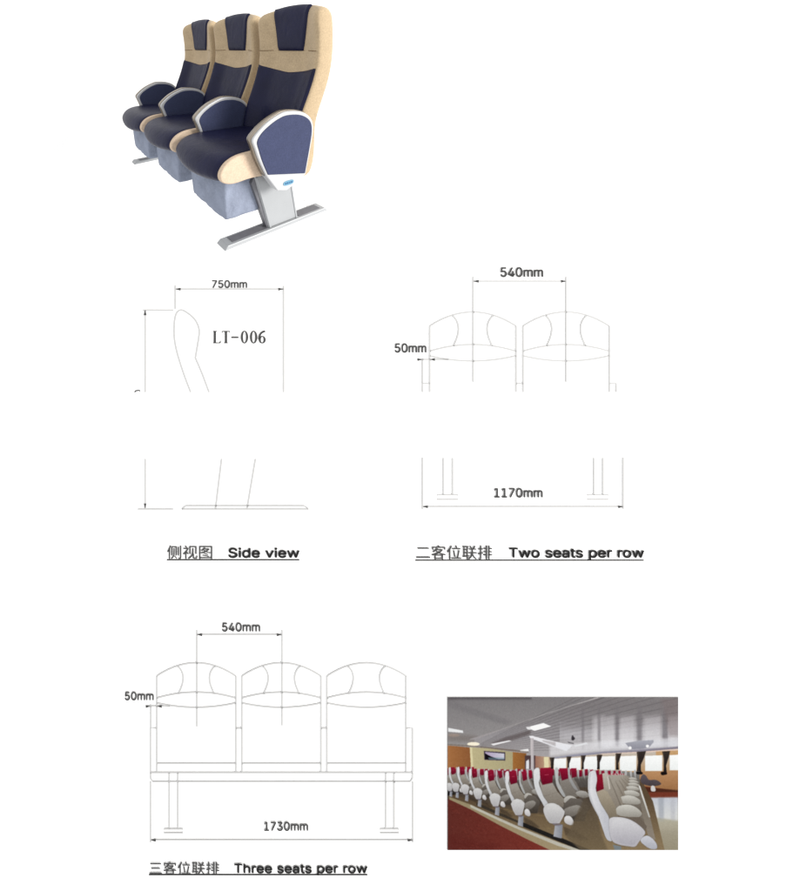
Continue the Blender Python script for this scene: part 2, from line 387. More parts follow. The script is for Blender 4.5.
# ------------------------------------------------------------------ printed line drawings on the board
INK_H = .004
def ribbon(pts, wd, h=INK_H, closed=False):
    """a printed line (board units) as a thin raised strip"""
    P = [Vector(p) for p in pts]
    n = len(P); L = []
    for i in range(n):
        a = P[i - 1] if (i > 0 or closed) else P[i]; c = P[(i + 1) % n] if (i < n - 1 or closed) else P[i]
        d = (c - a)
        if d.length < 1e-9: d = Vector((1, 0))
        d.normalize(); nn = Vector((-d.y, d.x)) * wd / 2
        L.append((P[i] + nn, P[i] - nn))
    vs = []; fs = []
    for p, q in L: vs += [B(p.x, p.y, h), B(q.x, q.y, h)]
    m = n if closed else n - 1
    for i in range(m):
        k = (i + 1) % n; fs.append([2 * i, 2 * i + 1, 2 * k + 1, 2 * k])
    return vs, fs
class Ink:
    def __init__(s): s.p = []
    def add(s, vf):
        s.p.append((list(vf[0]), vf[1]))
    def line(s, *pts, w=1.6, h=INK_H, closed=False): s.add(ribbon(pts, w, h, closed))
    def poly(s, pts, h=INK_H): s.add(([B(x, y, h) for x, y in pts], [list(range(len(pts)))]))
    def arrow(s, x, y, dx, dy=0, L=5.0, W=3.0):
        d = Vector((dx, dy)).normalized(); n = Vector((-d.y, d.x)); p = Vector((x, y))
        s.poly([p, p - d * L + n * W / 2, p - d * L - n * W / 2], h=INK_H + .002)
    def build(s, name, m, parent, whole=False):
        """strokes that touch become one mesh; strokes apart from each other become meshes of their own"""
        o = Vector(parent['_o']); n = len(s.p); grp = list(range(n))
        if not whole:
            bb = []
            for v, f in s.p:
                q = [(Vector(p) - O3) for p in v]; xs = [p.dot(right) / PXM for p in q]; ys = [p.dot(upv) / PXM for p in q]
                bb.append((min(xs) - .4, max(xs) + .4, min(ys) - .4, max(ys) + .4))
            for i in range(n):
                for j in range(i):
                    a, c = bb[i], bb[j]
                    if a[0] < c[1] and c[0] < a[1] and a[2] < c[3] and c[2] < a[3]:
                        gi, gj = grp[i], grp[j]; grp = [gj if g == gi else g for g in grp]
        else: grp = [0] * n
        for g in sorted(set(grp)):
            vs = []; fs = []
            for k in range(n):
                if grp[k] == g:
                    m0 = len(vs); vs += [tuple(Vector(v) - o) for v in s.p[k][0]]; fs += [[i + m0 for i in f] for f in s.p[k][1]]
            me = bpy.data.meshes.new(name); me.from_pydata(vs, [], fs); link(name, me, m, parent)
def bthing(name, label, cat, x, y, group=None):
    o = thing(name, label, cat, B(x, y, 0), group); o['_o'] = list(B(x, y, 0)); return o
def curve3(a, b, c, n=14):                       # parabola through the middle point
    return [tuple(Vector(a) * ((1 - u) * (1 - 2 * u)) + Vector(b) * (4 * u * (1 - u)) + Vector(c) * (u * (2 * u - 1))) for u in [i / n for i in range(n + 1)]]

GLYPH = json.loads(r'''{"0": [453, ["227,-7 191,-3 158,7 130,24 105,48 85,77 69,113 57,155 50,202 48,254 50,306 57,353 69,395 85,431 106,461 130,484 159,502 191,512 227,516 262,512 295,502 323,484 348,461 368,431 384,395 396,353 403,306 405,254 403,202 396,155 384,113 368,77 348,48 323,24 295,7 263,-3", "227,50 250,52 271,60 290,74 306,92 320,116 330,144 338,176 342,213 344,254 342,295 338,332 330,365 320,393 306,416 290,435 271,449 250,457 227,460 203,457 182,449 163,435 147,416 134,393 123,365 115,332 111,295 109,254 111,213 115,176 123,144 134,116 147,92 163,74 182,60 203,52"]], "1": [453, ["76,0 76,55 391,55 391,0", "276,509 276,0 212,0 212,448 86,358 86,427 198,509"]], "2": [453, ["64,0 64,47 234,229 252,248 268,266 282,282 294,298 303,312 311,327 316,341 319,356 320,371 319,389 315,405 308,419 298,431 287,441 273,449 258,455 241,458 224,460 205,458 188,454 172,447 159,438 148,427 139,413 132,398 128,381 127,362 66,362 68,391 75,418 86,442 102,464 121,482 143,496 168,507 196,513 225,516 254,513 281,507 306,497 328,482 346,465 361,445 372,423 379,398 381,372 380,354 377,336 371,318 363,299 351,280 336,259 317,235 294,209 267,180 153,60 389,57 389,0"]], "3": [453, ["218,-7 188,-5 159,1 133,10 108,22 88,38 70,57 57,79 48,104 44,132 109,132 112,115 118,100 126,87 137,76 150,66 165,59 182,54 200,51 219,50 239,51 258,55 275,61 291,69 304,80 315,93 323,108 328,125 329,145 328,163 323,180 316,196 306,211 292,223 275,234 254,241 229,246 201,248 157,248 157,299 288,448 70,452 70,509 372,509 372,461 211,278 211,289 247,290 279,286 308,276 333,262 354,244 371,222 383,198 391,173 393,145 390,116 383,90 370,66 354,45 333,27 309,12 281,2 251,-5"]], "4": [453, ["40,105 40,158 247,509 311,509 109,166 413,163 413,105", "282,0 282,121 282,146 282,318 343,318 343,0"]], "5": [453, ["221,-7 192,-5 165,1 140,11 118,25 99,41 83,60 71,82 63,105 60,130 122,130 125,115 130,102 138,89 148,78 160,68 173,60 188,54 204,51 221,50 241,51 259,56 276,64 291,75 304,89 314,104 322,122 326,141 328,162 326,183 321,203 314,221 303,237 290,251 275,262 257,270 238,275 218,277 201,276 184,273 167,268 152,262 139,255 128,246 67,253 96,509 366,509 366,452 151,452 134,301 148,311 162,318 178,325 194,330 212,333 229,334 252,332 274,328 294,321 313,311 330,299 345,285 358,269 370,251 379,231 386,210 390,187 391,163 388,132 381,102 369,76 352,52 332,32 309,15 282,3 253,-4"]], "6": [453, ["226,-7 196,-4 168,3 142,15 119,31 100,51 84,74 73,101 66,130 64,162 65,187 71,212 80,239 93,268 112,302 137,340 252,509 322,509 151,261 151,270 157,279 165,288 174,295 184,302 196,307 208,311 221,313 235,314 265,312 291,305 316,295 337,280 355,262 370,240 380,215 387,187 389,157 387,127 379,98 368,73 352,50 333,30 310,14 284,3 257,-4", "226,48 245,50 263,55 279,63 293,73 304,86 314,101 322,119 326,137 327,157 326,178 322,196 314,213 304,228 293,241 279,251 263,259 245,264 226,265 207,264 190,259 174,252 160,241 148,229 138,214 131,197 126,179 125,158 126,138 131,119 138,102 148,86 160,73 174,63 190,55 207,50"]], "7": [453, ["97,0 323,448 62,452 62,509 391,509 391,449 165,0"]], "8": [453, ["226,-7 193,-5 163,1 136,11 111,25 91,42 74,62 62,84 54,109 52,135 53,156 58,176 65,195 75,212 87,228 101,241 117,252 134,260 153,265 129,276 109,289 93,308 80,330 73,354 70,380 73,405 79,429 90,450 106,469 124,485 146,498 170,508 197,514 226,516 255,514 282,508 306,498 328,485 346,469 361,450 373,429 379,405 382,380 379,354 372,330 359,308 343,289 323,276 300,267 319,260 335,252 351,241 365,228 377,212 387,195 395,176 399,156 401,135 398,109 391,84 378,62 362,42 341,25 317,11 289,1 259,-5", "226,49 248,50 267,54 285,60 300,69 313,79 323,91 331,106 335,121 337,139 335,157 330,173 322,189 312,202 298,213 283,223 265,230 247,234 226,235 206,234 187,230 169,223 154,213 140,202 130,189 122,173 117,157 115,139 117,121 121,106 129,91 139,79 152,69 167,60 185,54 205,50", "226,290 244,291 260,294 274,300 287,308 298,318 307,330 314,344 318,359 319,376 318,392 314,407 308,420 299,432 288,442 275,449 260,455 244,459 226,460 208,459 192,455 177,449 164,442 153,432 145,420 138,407 134,392 133,376 134,359 138,344 145,330 154,318 165,308 178,300 193,294 209,291"]], "9": [453, ["226,516 256,513 285,506 310,494 333,478 352,458 368,434 380,408 387,378 389,347 387,322 382,296 373,270 359,240 340,207 315,168 200,0 130,0 301,248 302,238 295,229 287,221 278,214 268,207 257,202 245,198 232,195 218,195 188,197 161,203 137,214 116,229 98,247 83,269 72,294 66,321 64,352 66,382 73,411 85,436 101,459 120,479 143,494 168,506 196,513", "226,460 207,459 190,454 174,446 160,435 148,423 138,407 131,390 127,372 125,352 127,331 131,313 138,295 148,280 160,268 174,257 190,250 207,245 226,243 245,245 263,249 279,257 293,267 305,280 314,295 322,312 326,330 327,350 326,371 322,390 314,407 305,422 293,435 279,446 263,454 245,459"]], "m": [610, ["53,0 53,379 112,379 112,295 114,314 122,331 132,346 144,358 158,368 172,376 187,382 203,385 219,386 245,383 268,375 287,361 303,342 314,320 321,295 312,295 318,312 326,329 337,343 350,356 364,366 381,375 398,381 417,385 437,386 458,385 478,380 497,372 514,361 529,346 541,328 550,307 555,283 557,255 557,0 496,0 496,254 493,279 485,298 473,313 456,323 438,329 419,330 402,329 387,326 374,320 363,312 353,302 345,290 340,277 336,263 335,247 335,0 274,0 274,260 272,280 265,297 253,311 238,322 220,328 199,330 185,329 171,326 158,320 145,312 135,302 126,289 119,274 115,257 114,238 114,0"]], "S": [447, ["224,-9 188,-7 156,-1 128,9 102,23 81,40 64,60 51,83 42,109 38,137 104,137 108,118 114,102 123,88 136,76 150,66 166,59 185,53 204,50 224,49 246,50 267,54 286,60 303,69 317,79 329,92 338,106 344,122 346,139 344,154 340,168 332,179 322,189 310,197 296,205 280,211 263,217 245,222 184,239 145,253 112,269 86,289 67,313 56,341 52,372 54,400 62,425 75,448 92,468 113,484 138,498 165,508 195,514 227,516 259,514 289,508 316,498 340,484 360,468 377,449 390,427 398,403 401,378 337,378 332,402 320,421 302,437 280,449 254,456 225,459 204,457 185,454 167,448 152,440 139,430 129,418 121,405 117,391 115,376 117,359 122,345 131,334 142,324 155,315 169,308 184,302 198,297 212,293 264,279 279,275 295,270 312,264 328,256 344,248 359,238 372,226 384,213 395,198 402,180 407,161 408,139 406,112 399,87 386,64 370,43 349,25 323,11 294,0 261,-7"]], "i": [167, ["53,0 53,379 114,379 114,0", "84,443 73,444 63,448 54,455 47,463 43,472 41,483 43,494 47,504 54,512 63,518 73,522 84,524 95,522 105,518 114,512 121,504 125,494 126,483 125,472 121,463 114,455 105,448 95,444"]], "d": [424, ["195,-8 165,-6 137,3 111,16 89,34 70,57 55,84 43,116 36,151 34,189 36,227 43,261 55,293 70,320 89,342 112,361 137,374 165,382 196,384 218,383 237,379 253,373 267,364 278,355 287,346 295,336 301,327 306,319 311,509 372,509 372,0 313,0 313,59 301,50 295,41 287,31 277,21 266,12 252,4 236,-3 217,-7", "205,47 226,49 246,55 263,65 278,78 290,95 299,115 306,138 310,162 312,189 310,216 306,241 300,263 290,282 278,299 263,312 246,322 227,328 205,330 182,328 162,322 145,311 130,298 118,281 108,261 102,239 98,215 96,189 98,163 102,139 109,117 118,97 130,80 145,66 162,55 182,49"]], "e": [404, ["212,-8 177,-5 145,3 117,16 92,35 72,58 56,85 44,116 37,150 34,187 36,224 44,258 55,290 71,317 91,340 115,359 142,373 172,382 205,384 226,383 246,380 266,374 285,366 303,355 319,341 334,324 347,305 357,282 365,256 370,227 371,194 371,169 75,169 75,221 338,221 310,202 308,226 304,248 298,269 288,286 277,301 263,314 246,323 227,328 205,330 183,328 164,323 146,313 131,301 119,286 109,270 102,251 97,231 96,211 96,178 98,151 102,127 110,106 121,88 135,73 151,61 169,53 190,48 212,46 227,47 241,49 254,53 265,58 276,65 285,73 294,82 300,93 306,105 365,91 358,72 348,55 335,39 320,26 302,14 283,4 261,-3 237,-7"]], "v": [389, ["163,0 17,379 84,379 165,155 173,132 180,110 187,87 193,64 199,42 206,21 184,21 191,42 197,64 203,87 209,110 216,132 224,155 305,379 371,379 226,0"]], "w": [567, ["138,0 23,379 87,379 133,214 140,190 147,164 154,137 161,107 168,75 175,41 165,41 172,74 179,105 186,135 192,163 199,189 206,214 252,379 316,379 362,214 368,189 375,163 382,136 388,106 395,75 402,41 391,41 399,75 406,106 413,135 420,163 427,189 434,214 480,379 545,379 429,0 368,0 319,172 314,189 309,207 305,225 300,243 295,262 291,280 286,299 281,318 277,338 291,338 286,319 281,299 277,280 272,262 267,243 263,225 258,207 253,189 248,172 199,0"]], "T": [449, ["32,452 32,509 417,509 417,452 257,452 257,0 193,0 193,452"]], "o": [415, ["207,-8 174,-5 144,3 117,16 93,35 72,58 56,85 44,116 37,150 34,187 37,225 44,260 56,291 72,318 93,341 117,360 144,374 174,382 207,384 241,382 271,374 299,360 323,341 343,318 359,291 371,260 379,225 381,187 379,150 371,116 359,85 343,58 323,35 299,16 271,3 241,-5", "207,46 231,49 252,55 270,66 285,80 298,97 307,117 314,139 318,163 319,187 318,212 314,236 307,258 298,278 285,296 270,310 252,321 231,328 207,330 184,328 163,321 145,310 130,296 118,278 108,258 102,236 98,212 96,187 98,163 102,139 108,117 118,97 130,80 145,66 163,55 184,49"]], "s": [365, ["182,-8 157,-7 133,-3 112,3 93,12 76,24 62,38 50,54 41,73 36,94 94,107 101,87 111,72 124,60 141,52 160,47 181,45 206,47 227,53 244,62 258,74 265,88 268,103 266,115 262,126 254,136 243,144 229,150 212,155 149,170 118,180 92,192 72,208 58,227 50,249 47,274 49,295 55,314 65,332 79,347 95,360 115,370 137,378 161,383 187,384 212,383 234,379 254,372 271,363 286,352 299,339 309,324 318,308 324,290 268,277 262,291 254,304 243,316 228,325 210,331 187,333 166,331 147,326 131,317 119,305 111,292 109,277 110,264 115,253 124,243 136,235 152,229 172,223 229,209 261,200 287,187 306,171 320,153 328,131 331,107 329,85 323,65 312,47 298,31 281,18 260,6 236,-2 210,-7"]], "a": [389, ["160,-9 137,-7 115,-3 94,5 76,15 60,29 48,45 38,63 32,84 30,108 32,128 36,146 43,161 53,174 64,184 78,193 92,200 108,206 125,211 143,214 161,217 178,220 200,223 218,225 234,227 247,229 257,231 265,235 271,240 274,246 276,255 275,272 272,285 267,297 260,307 251,315 240,322 227,327 212,330 196,331 178,330 163,327 149,322 137,316 127,309 118,301 110,292 104,283 100,274 41,291 51,313 64,331 79,346 95,358 114,368 133,375 153,380 173,383 194,384 208,384 223,382 239,379 255,375 271,369 286,360 300,350 312,336 322,320 330,301 335,278 337,251 337,0 277,0 277,52 267,43 260,34 252,25 242,16 229,8 215,1 199,-4 181,-7", "170,45 192,47 211,51 228,59 242,68 254,80 263,93 270,108 274,122 276,138 276,190 272,187 267,184 259,182 251,180 241,178 231,176 221,174 210,173 200,171 191,170 182,169 175,168 161,166 147,163 134,159 122,153 112,147 103,139 97,130 93,118 92,105 93,93 96,82 102,72 109,64 119,57 130,52 142,48 156,46"]], "t": [227, ["204,379 204,327 6,327 6,379", "65,471 126,471 126,98 127,83 130,70 136,61 144,55 156,51 170,50 180,50 191,52 197,53 213,2 207,0 200,-2 192,-3 184,-3 176,-4 168,-4 138,-1 113,7 92,21 77,41 68,64 65,93"]], "p": [424, ["53,-143 53,379 112,379 112,319 123,327 130,336 137,346 147,355 158,364 171,373 188,379 207,383 229,384 259,382 287,374 313,361 335,342 354,320 370,293 381,261 388,227 390,189 388,151 381,116 370,84 355,57 336,34 313,16 288,3 260,-6 229,-8 208,-7 189,-3 173,4 159,12 147,21 138,31 130,41 124,50 118,59 114,-143", "220,47 242,49 262,55 279,66 294,80 306,97 316,117 323,139 327,163 328,189 327,215 323,239 316,261 307,281 295,298 280,311 262,322 243,328 220,330 198,328 178,322 161,312 147,299 134,282 125,263 118,241 114,216 113,189 114,162 118,138 125,115 135,95 147,78 162,65 179,55 198,49"]], "r": [259, ["53,0 53,379 112,379 112,321 124,339 137,354 152,367 171,377 191,383 213,385 223,385 229,384 240,384 243,322 236,324 223,325 215,326 207,326 190,324 174,321 159,315 146,306 135,296 126,284 119,269 115,254 114,237 114,0"]], "h": [410, ["114,227 114,0 53,0 53,509 114,509 114,287 102,287 116,319 132,344 152,362 175,374 200,382 227,384 252,383 275,377 295,369 313,356 328,340 341,321 350,298 355,271 357,240 357,0 296,0 296,235 293,263 286,286 273,304 256,318 235,326 210,329 192,328 176,324 161,317 147,308 136,297 126,283 119,266 115,248"]]}''')
def glyph_mesh(contours):
    cu = bpy.data.curves.new('g', 'CURVE'); cu.dimensions = '2D'; cu.fill_mode = 'BOTH'
    for c in contours:
        sp = cu.splines.new('POLY'); sp.points.add(len(c) - 1); sp.use_cyclic_u = True
        for p, (x, y) in zip(sp.points, c): p.co = (x, y, 0, 1)
    o = bpy.data.objects.new('g', cu); COL.objects.link(o); bpy.context.view_layer.update()
    me = bpy.data.meshes.new_from_object(o.evaluated_get(bpy.context.evaluated_depsgraph_get()))
    out = ([tuple(v.co[:2]) for v in me.vertices], [list(p.vertices) for p in me.polygons])
    bpy.data.objects.remove(o); bpy.data.meshes.remove(me); return out
def cjk_mesh(txt, bold):
    cu = bpy.data.curves.new('t', 'FONT'); cu.body = txt; cu.size = 1; cu.offset = bold
    o = bpy.data.objects.new('t', cu); COL.objects.link(o); bpy.context.view_layer.update()
    me = bpy.data.meshes.new_from_object(o.evaluated_get(bpy.context.evaluated_depsgraph_get()))
    out = ([tuple(v.co[:2]) for v in me.vertices], [list(p.vertices) for p in me.polygons])
    bpy.data.objects.remove(o); bpy.data.meshes.remove(me); return out
def latin(txt, bold):
    """letters as (vertices, faces, outlines, stroke weight)"""
    V = []; Fc = []; OUT = []; x = 0
    for ch in txt:
        if ch == ' ': x += .21; continue
        adv, cs = GLYPH[ch]
        cs = [[tuple(int(k) / 1000 for k in p.split(',')) for p in c.split(' ')] for c in cs]
        v, f = glyph_mesh(cs); n = len(V)
        V += [(a + x, b) for a, b in v]; Fc += [[i + n for i in q] for q in f]; OUT += [[(a + x, b) for a, b in c] for c in cs]; x += adv / 1000 - .018 + bold * .3
    return V, Fc, OUT, bold
def put_text(ink, vf, x0, x1, ybase, capy, cap=None, h=INK_H + .003):
    """fit text so that it spans x0..x1, baseline at ybase and figures / capitals reaching capy"""
    V, Fc = vf[:2]; xs = [p[0] for p in V]; mx, nx = max(xs), min(xs)
    my = cap if cap else max(p[1] for p in V)
    sx = (x1 - x0) / (mx - nx); sy = (ybase - capy) / my
    ink.add(([B(x0 + (a - nx) * sx, ybase - b * sy, h) for a, b in V], Fc))
    if len(vf) > 2:
        for c in vf[2]: ink.add(ribbon([(x0 + (a - nx) * sx, ybase - b * sy) for a, b in c], vf[3] * (sx + sy) / 2, h + .0008, closed=True))

def dim_text(t, s, x0, x1, y0, y1):
    k = Ink(); put_text(k, latin(s, .040), x0, x1, y1, y0, cap=.53); return k.build('dimension_text', M_TEXTG, t, True)

# --- side view
t = bthing('line_drawing', 'side view drawing of one seat, under the 750mm dimension', 'drawing', 215, 508, 'technical drawings of the seats')
k = Ink()
k.line(*smooth_closed([(190.9, 392), (184.6, 375.5), (178.3, 356), (175.2, 342.5), (174.3, 331), (175, 319), (177.3, 312.2), (181.8, 309.8), (188.8, 313.5), (194.8, 319), (198.5, 326), (199.5, 333), (197.8, 345), (195.6, 357.6), (202.5, 374), (209.2, 392)], corner=(0, 13, 15), n=4)[:-3])
k.build('seat_outline', M_LINE, t)
k = Ink(); k.line((221.8, 458.5), (215.7, 508.6)); k.line((255.6, 458.5), (247.3, 507.8)); k.build('leg_outline', M_LINE, t)
k = Ink(); k.line((181.9, 508.7), (186, 505.4), (303.7, 505.4), (308.6, 508.7), (181.9, 508.7)); k.build('foot_rail_outline', M_LINE, t)
k = Ink(); k.line((176, 288.9), (283.6, 288.9)); k.line((175.4, 285), (175.4, 308.8)); k.line((283.6, 285.5), (283.6, 392))
k.line((143, 310), (173.5, 310)); k.line((145.4, 310), (145.4, 392)); k.line((145.4, 458.5), (145.4, 507.5)); k.line((138, 508.7), (173.5, 508.7)); k.build('dimension_line', M_LINE, t)
k = Ink(); k.arrow(175.8, 288.9, -1); k.arrow(283.4, 288.9, 1); k.arrow(145.4, 309.9, 0, -1, 5, 3); k.arrow(145.4, 508, 0, 1, 5, 2.6); k.build('arrowhead', M_TEXTG, t)
dim_text(t, '750mm', 212.3, 247, 279.8, 287.4)
k = Ink(); k.line((134.9, 392), (136, 390.6), (138.5, 390.1), (140.6, 390.6), w=1.2); k.build('dimension_text', M_TEXTG, t, True)

def seat_front(k, xl, xr, yc, yt, yu, yum, yl, ylm, ybot, kx):
    c = (xl + xr) / 2
    k.line(*curve3((xl, yc), (c, yt), (xr, yc)))
    k.line((xl, yc), (xl, ybot)); k.line((xr, yc), (xr, ybot))
    k.line(*curve3((xl, yu), (c, yum), (xr, yu))); k.line(*curve3((xl, yl), (c, ylm), (xr, yl)))
    for sgn in (-1, 1):
        e = c + sgn * kx; m = c + sgn * kx * .70
        k.line(*curve3((e, yt + (yc - yt) * .245), (m, (yt + yum) / 2), (c + sgn * kx * .95, yum + (yu - yum) * .22)))
# --- two seats per row
t = bthing('line_drawing', 'front view drawing of two seats, above the 1170mm dimension', 'drawing', 522, 507, 'technical drawings of the seats')
for dx in (0, 93.2):
    k = Ink(); seat_front(k, 429.7 + dx, 515.9 + dx, 325.8, 311.8, 351, 344.3, 355.6, 360.8, 392, 20.5); k.build('seat_outline', M_LINE, t)
k = Ink(); k.line((422.4, 392), (422.4, 383.2), (429.7, 383.2)); k.line((515.9, 383.2), (522.9, 383.2)); k.line((609.1, 383.2), (615.9, 383.2), (615.9, 392)); k.build('armrest_outline', M_LINE, t)
for lx, rx, fl, fr in ((443.2, 452.4, 437, 457.8), (593.5, 602.7, 587.3, 608)):
    k = Ink(); k.line((lx, 457.5), (lx, 494.5)); k.line((rx, 457.5), (rx, 494.5)); k.line((fl, 494.5), (fr, 494.5), (fr, 499), (fl, 499), closed=True); k.build('leg_outline', M_LINE, t)
k = Ink(); k.line((473.1, 281), (565.5, 281)); k.line((473.1, 276.5), (473.1, 381.8)); k.line((565.8, 276.5), (565.8, 381.8))
k.line((417, 359.2), (448, 359.2)); k.line((422.4, 358), (422.4, 383)); k.line((422.4, 457), (422.4, 509)); k.line((622.8, 457), (622.8, 509)); k.line((422.4, 506.2), (622.8, 506.2)); k.build('dimension_line', M_LINE, t)
k = Ink(); k.arrow(473.3, 281, -1); k.arrow(565.6, 281, 1); k.arrow(421.8, 359.2, 1, L=4.4); k.arrow(430.2, 359.2, -1, L=4.4); k.arrow(422.6, 506.2, -1); k.arrow(622.6, 506.2, 1); k.build('arrowhead', M_TEXTG, t)
dim_text(t, '540mm', 500.3, 542.3, 266.8, 276.5); dim_text(t, '50mm', 394.8, 425.8, 342.8, 352); dim_text(t, '1170mm', 493.8, 541.8, 487.2, 496.6)
# --- three seats per row
t = bthing('line_drawing', 'front view drawing of three seats, above the 1730mm dimension', 'drawing', 281, 840, 'technical drawings of the seats')
for dx in (0, 85, 170):
    k = Ink(); seat_front(k, 157 + dx, 236 + dx, 675.6, 662.4, 697.6, 691.8, 702.5, 707, 762.8, 18.8); k.build('seat_outline', M_LINE, t)
k = Ink()
k.line((150.7, 771.5), (150.7, 727.6), (157, 727.6)); k.line((157, 762.8), (157, 771.5))
for a, b in ((236, 242), (321, 327)): k.line((a, 727.6), (b, 727.6)); k.line((a, 762.8), (a, 771.5)); k.line((b, 762.8), (b, 771.5))
k.line((406, 727.6), (412.4, 727.6), (412.4, 771.5)); k.line((406, 762.8), (406, 771.5)); k.build('armrest_outline', M_LINE, t)
k = Ink(); k.line((157.4, 762.8), (236, 762.8)); k.line((242, 762.8), (321, 762.8)); k.line((327, 762.8), (406, 762.8))
k.line((150.7, 772), (412.5, 772)); k.line((150.7, 772), (150.9, 778), (153, 781), (410, 781), (412.3, 778), (412.5, 772)); k.build('beam_outline', M_LINE, t)
for lx, rx, fl, fr in ((169.4, 178, 164.2, 183), (385.6, 394, 380, 398.8)):
    k = Ink(); k.line((lx, 772), (lx, 828.3)); k.line((rx, 772), (rx, 828.3)); k.line((fl, 828.3), (fr, 828.3), (fr, 832.2), (fl, 832.2), closed=True); k.build('leg_outline', M_LINE, t)
k = Ink(); k.line((197, 634), (282, 634)); k.line((197, 629.6), (197, 726)); k.line((282, 629.6), (282, 725))
k.line((146, 705.6), (170, 705.6)); k.line((151, 704), (151, 727)); k.line((150.7, 781), (150.7, 842)); k.line((412.6, 781), (412.6, 842)); k.line((150.7, 839.2), (412.6, 839.2)); k.build('dimension_line', M_LINE, t)
k = Ink(); k.arrow(197.3, 634, -1); k.arrow(281.8, 634, 1); k.arrow(150.4, 705.6, 1, L=4.4); k.arrow(157.6, 705.6, -1, L=4.4); k.arrow(151, 839.2, -1); k.arrow(412.4, 839.2, 1); k.build('arrowhead', M_TEXTG, t)
dim_text(t, '540mm', 222.4, 260, 621.6, 630.4); dim_text(t, '50mm', 125.4, 153.8, 690.6, 699); dim_text(t, '1730mm', 264.2, 307.8, 820.4, 829.2)

# --- captions
def caption(label, cj, cx0, cx1, lat, lx0, lx1, cy0, cy1, base, cap, ux0, ux1, uy):
    t = bthing('caption', label, 'caption', (ux0 + ux1) / 2, uy, 'underlined captions below the drawings')
    k = Ink(); v = cjk_mesh(cj, 0); ys = [p[1] for p in v[0]]; lo_ = min(ys); v = ([(a, b - lo_) for a, b in v[0]], v[1])
    put_text(k, v, cx0, cx1 - .35, cy1, cy0); put_text(k, v, cx0 + .35, cx1, cy1, cy0, h=INK_H + .0045); k.build('chinese_text', M_TEXTG, t, True)
    k = Ink(); put_text(k, latin(lat, .046), lx0, lx1, base, cap, cap=.53); k.build('english_text', M_TEXT, t, True)
    k = Ink(); k.line((ux0, uy), (ux1, uy), w=1.25); k.build('underline', M_TEXT, t)
caption('caption reading Side view, below the single seat side drawing', '侧视图', 167.3, 212.5, 'Side view', 228.8, 299.2, 544.6, 558.0, 556.6, 547.0, 167, 299.4, 559.4)
caption('caption reading Two seats per row, below the two seat drawing', '二客位联排', 415.8, 491.8, 'Two seats per row', 508.6, 643, 544.4, 558.6, 556.6, 546.8, 415, 643.4, 559.8)
caption('caption reading Three seats per row, below the three seat drawing', '三客位联排', 149.6, 219.6, 'Three seats per row', 234.4, 367, 860.2, 873.2, 871.4, 862.2, 149, 367.4, 874)

# --- model code in narrow serif letters
t = bthing('code_text', 'narrow serif code LT-006 printed beside the side view drawing', 'printed text', 240, 344)
k = Ink(); hb = INK_H + .002
def bar(x0, y0, x1, y1, w): k.line((x0, y0), (x1, y1), w=w, h=hb)
Y0, Y1 = 330.6, 343.0
bar(215.0, Y0, 215.0, Y1, 2.3); bar(213.2, Y0 + .4, 217, Y0 + .4, .8); bar(213.2, Y1 - .4, 220.6, Y1 - .4, .8); k.poly([(219.4, Y1 - .8), (221.2, Y1 - 3.2), (220.8, Y1 - .2)], h=hb)
bar(226.1, Y0, 226.1, Y1, 2.3); bar(222.2, Y0 + .5, 230, Y0 + .5, .9); k.poly([(222, Y0 + .3), (223.0, Y0 + .3), (222.1, Y0 + 3)], h=hb); k.poly([(230.2, Y0 + .3), (229.2, Y0 + .3), (230.1, Y0 + 3)], h=hb); bar(224.2, Y1 - .4, 228, Y1 - .4, .8)
bar(231.4, 337, 238.6, 337, 1.6)
def oval(cx, cy, rx, ry, thick_h=2.2, thick_v=.9):
    o = [(cx + rx * math.cos(a), cy + ry * math.sin(a)) for a in np.linspace(0, 2 * math.pi, 33)[:-1]]
    i = [(cx + (rx - thick_h) * math.cos(a), cy + (ry - thick_v) * math.sin(a)) for a in np.linspace(0, 2 * math.pi, 33)[:-1]]
    n = 32; k.add(([B(x, y, hb) for x, y in o + i], [[a, (a + 1) % n, n + (a + 1) % n, n + a] for a in range(n)]))
oval(244.6, 336.8, 3.7, 6.4); oval(253.7, 336.8, 3.7, 6.4); oval(262.3, 339.4, 3.5, 3.8, 2.1)
pts = curve3((265.2, 330.9), (260.6, 333.6), (259.2, 339.2)); k.line(*pts, w=1.9, h=hb)
k.build('letters', M_TEXTG, t, True)

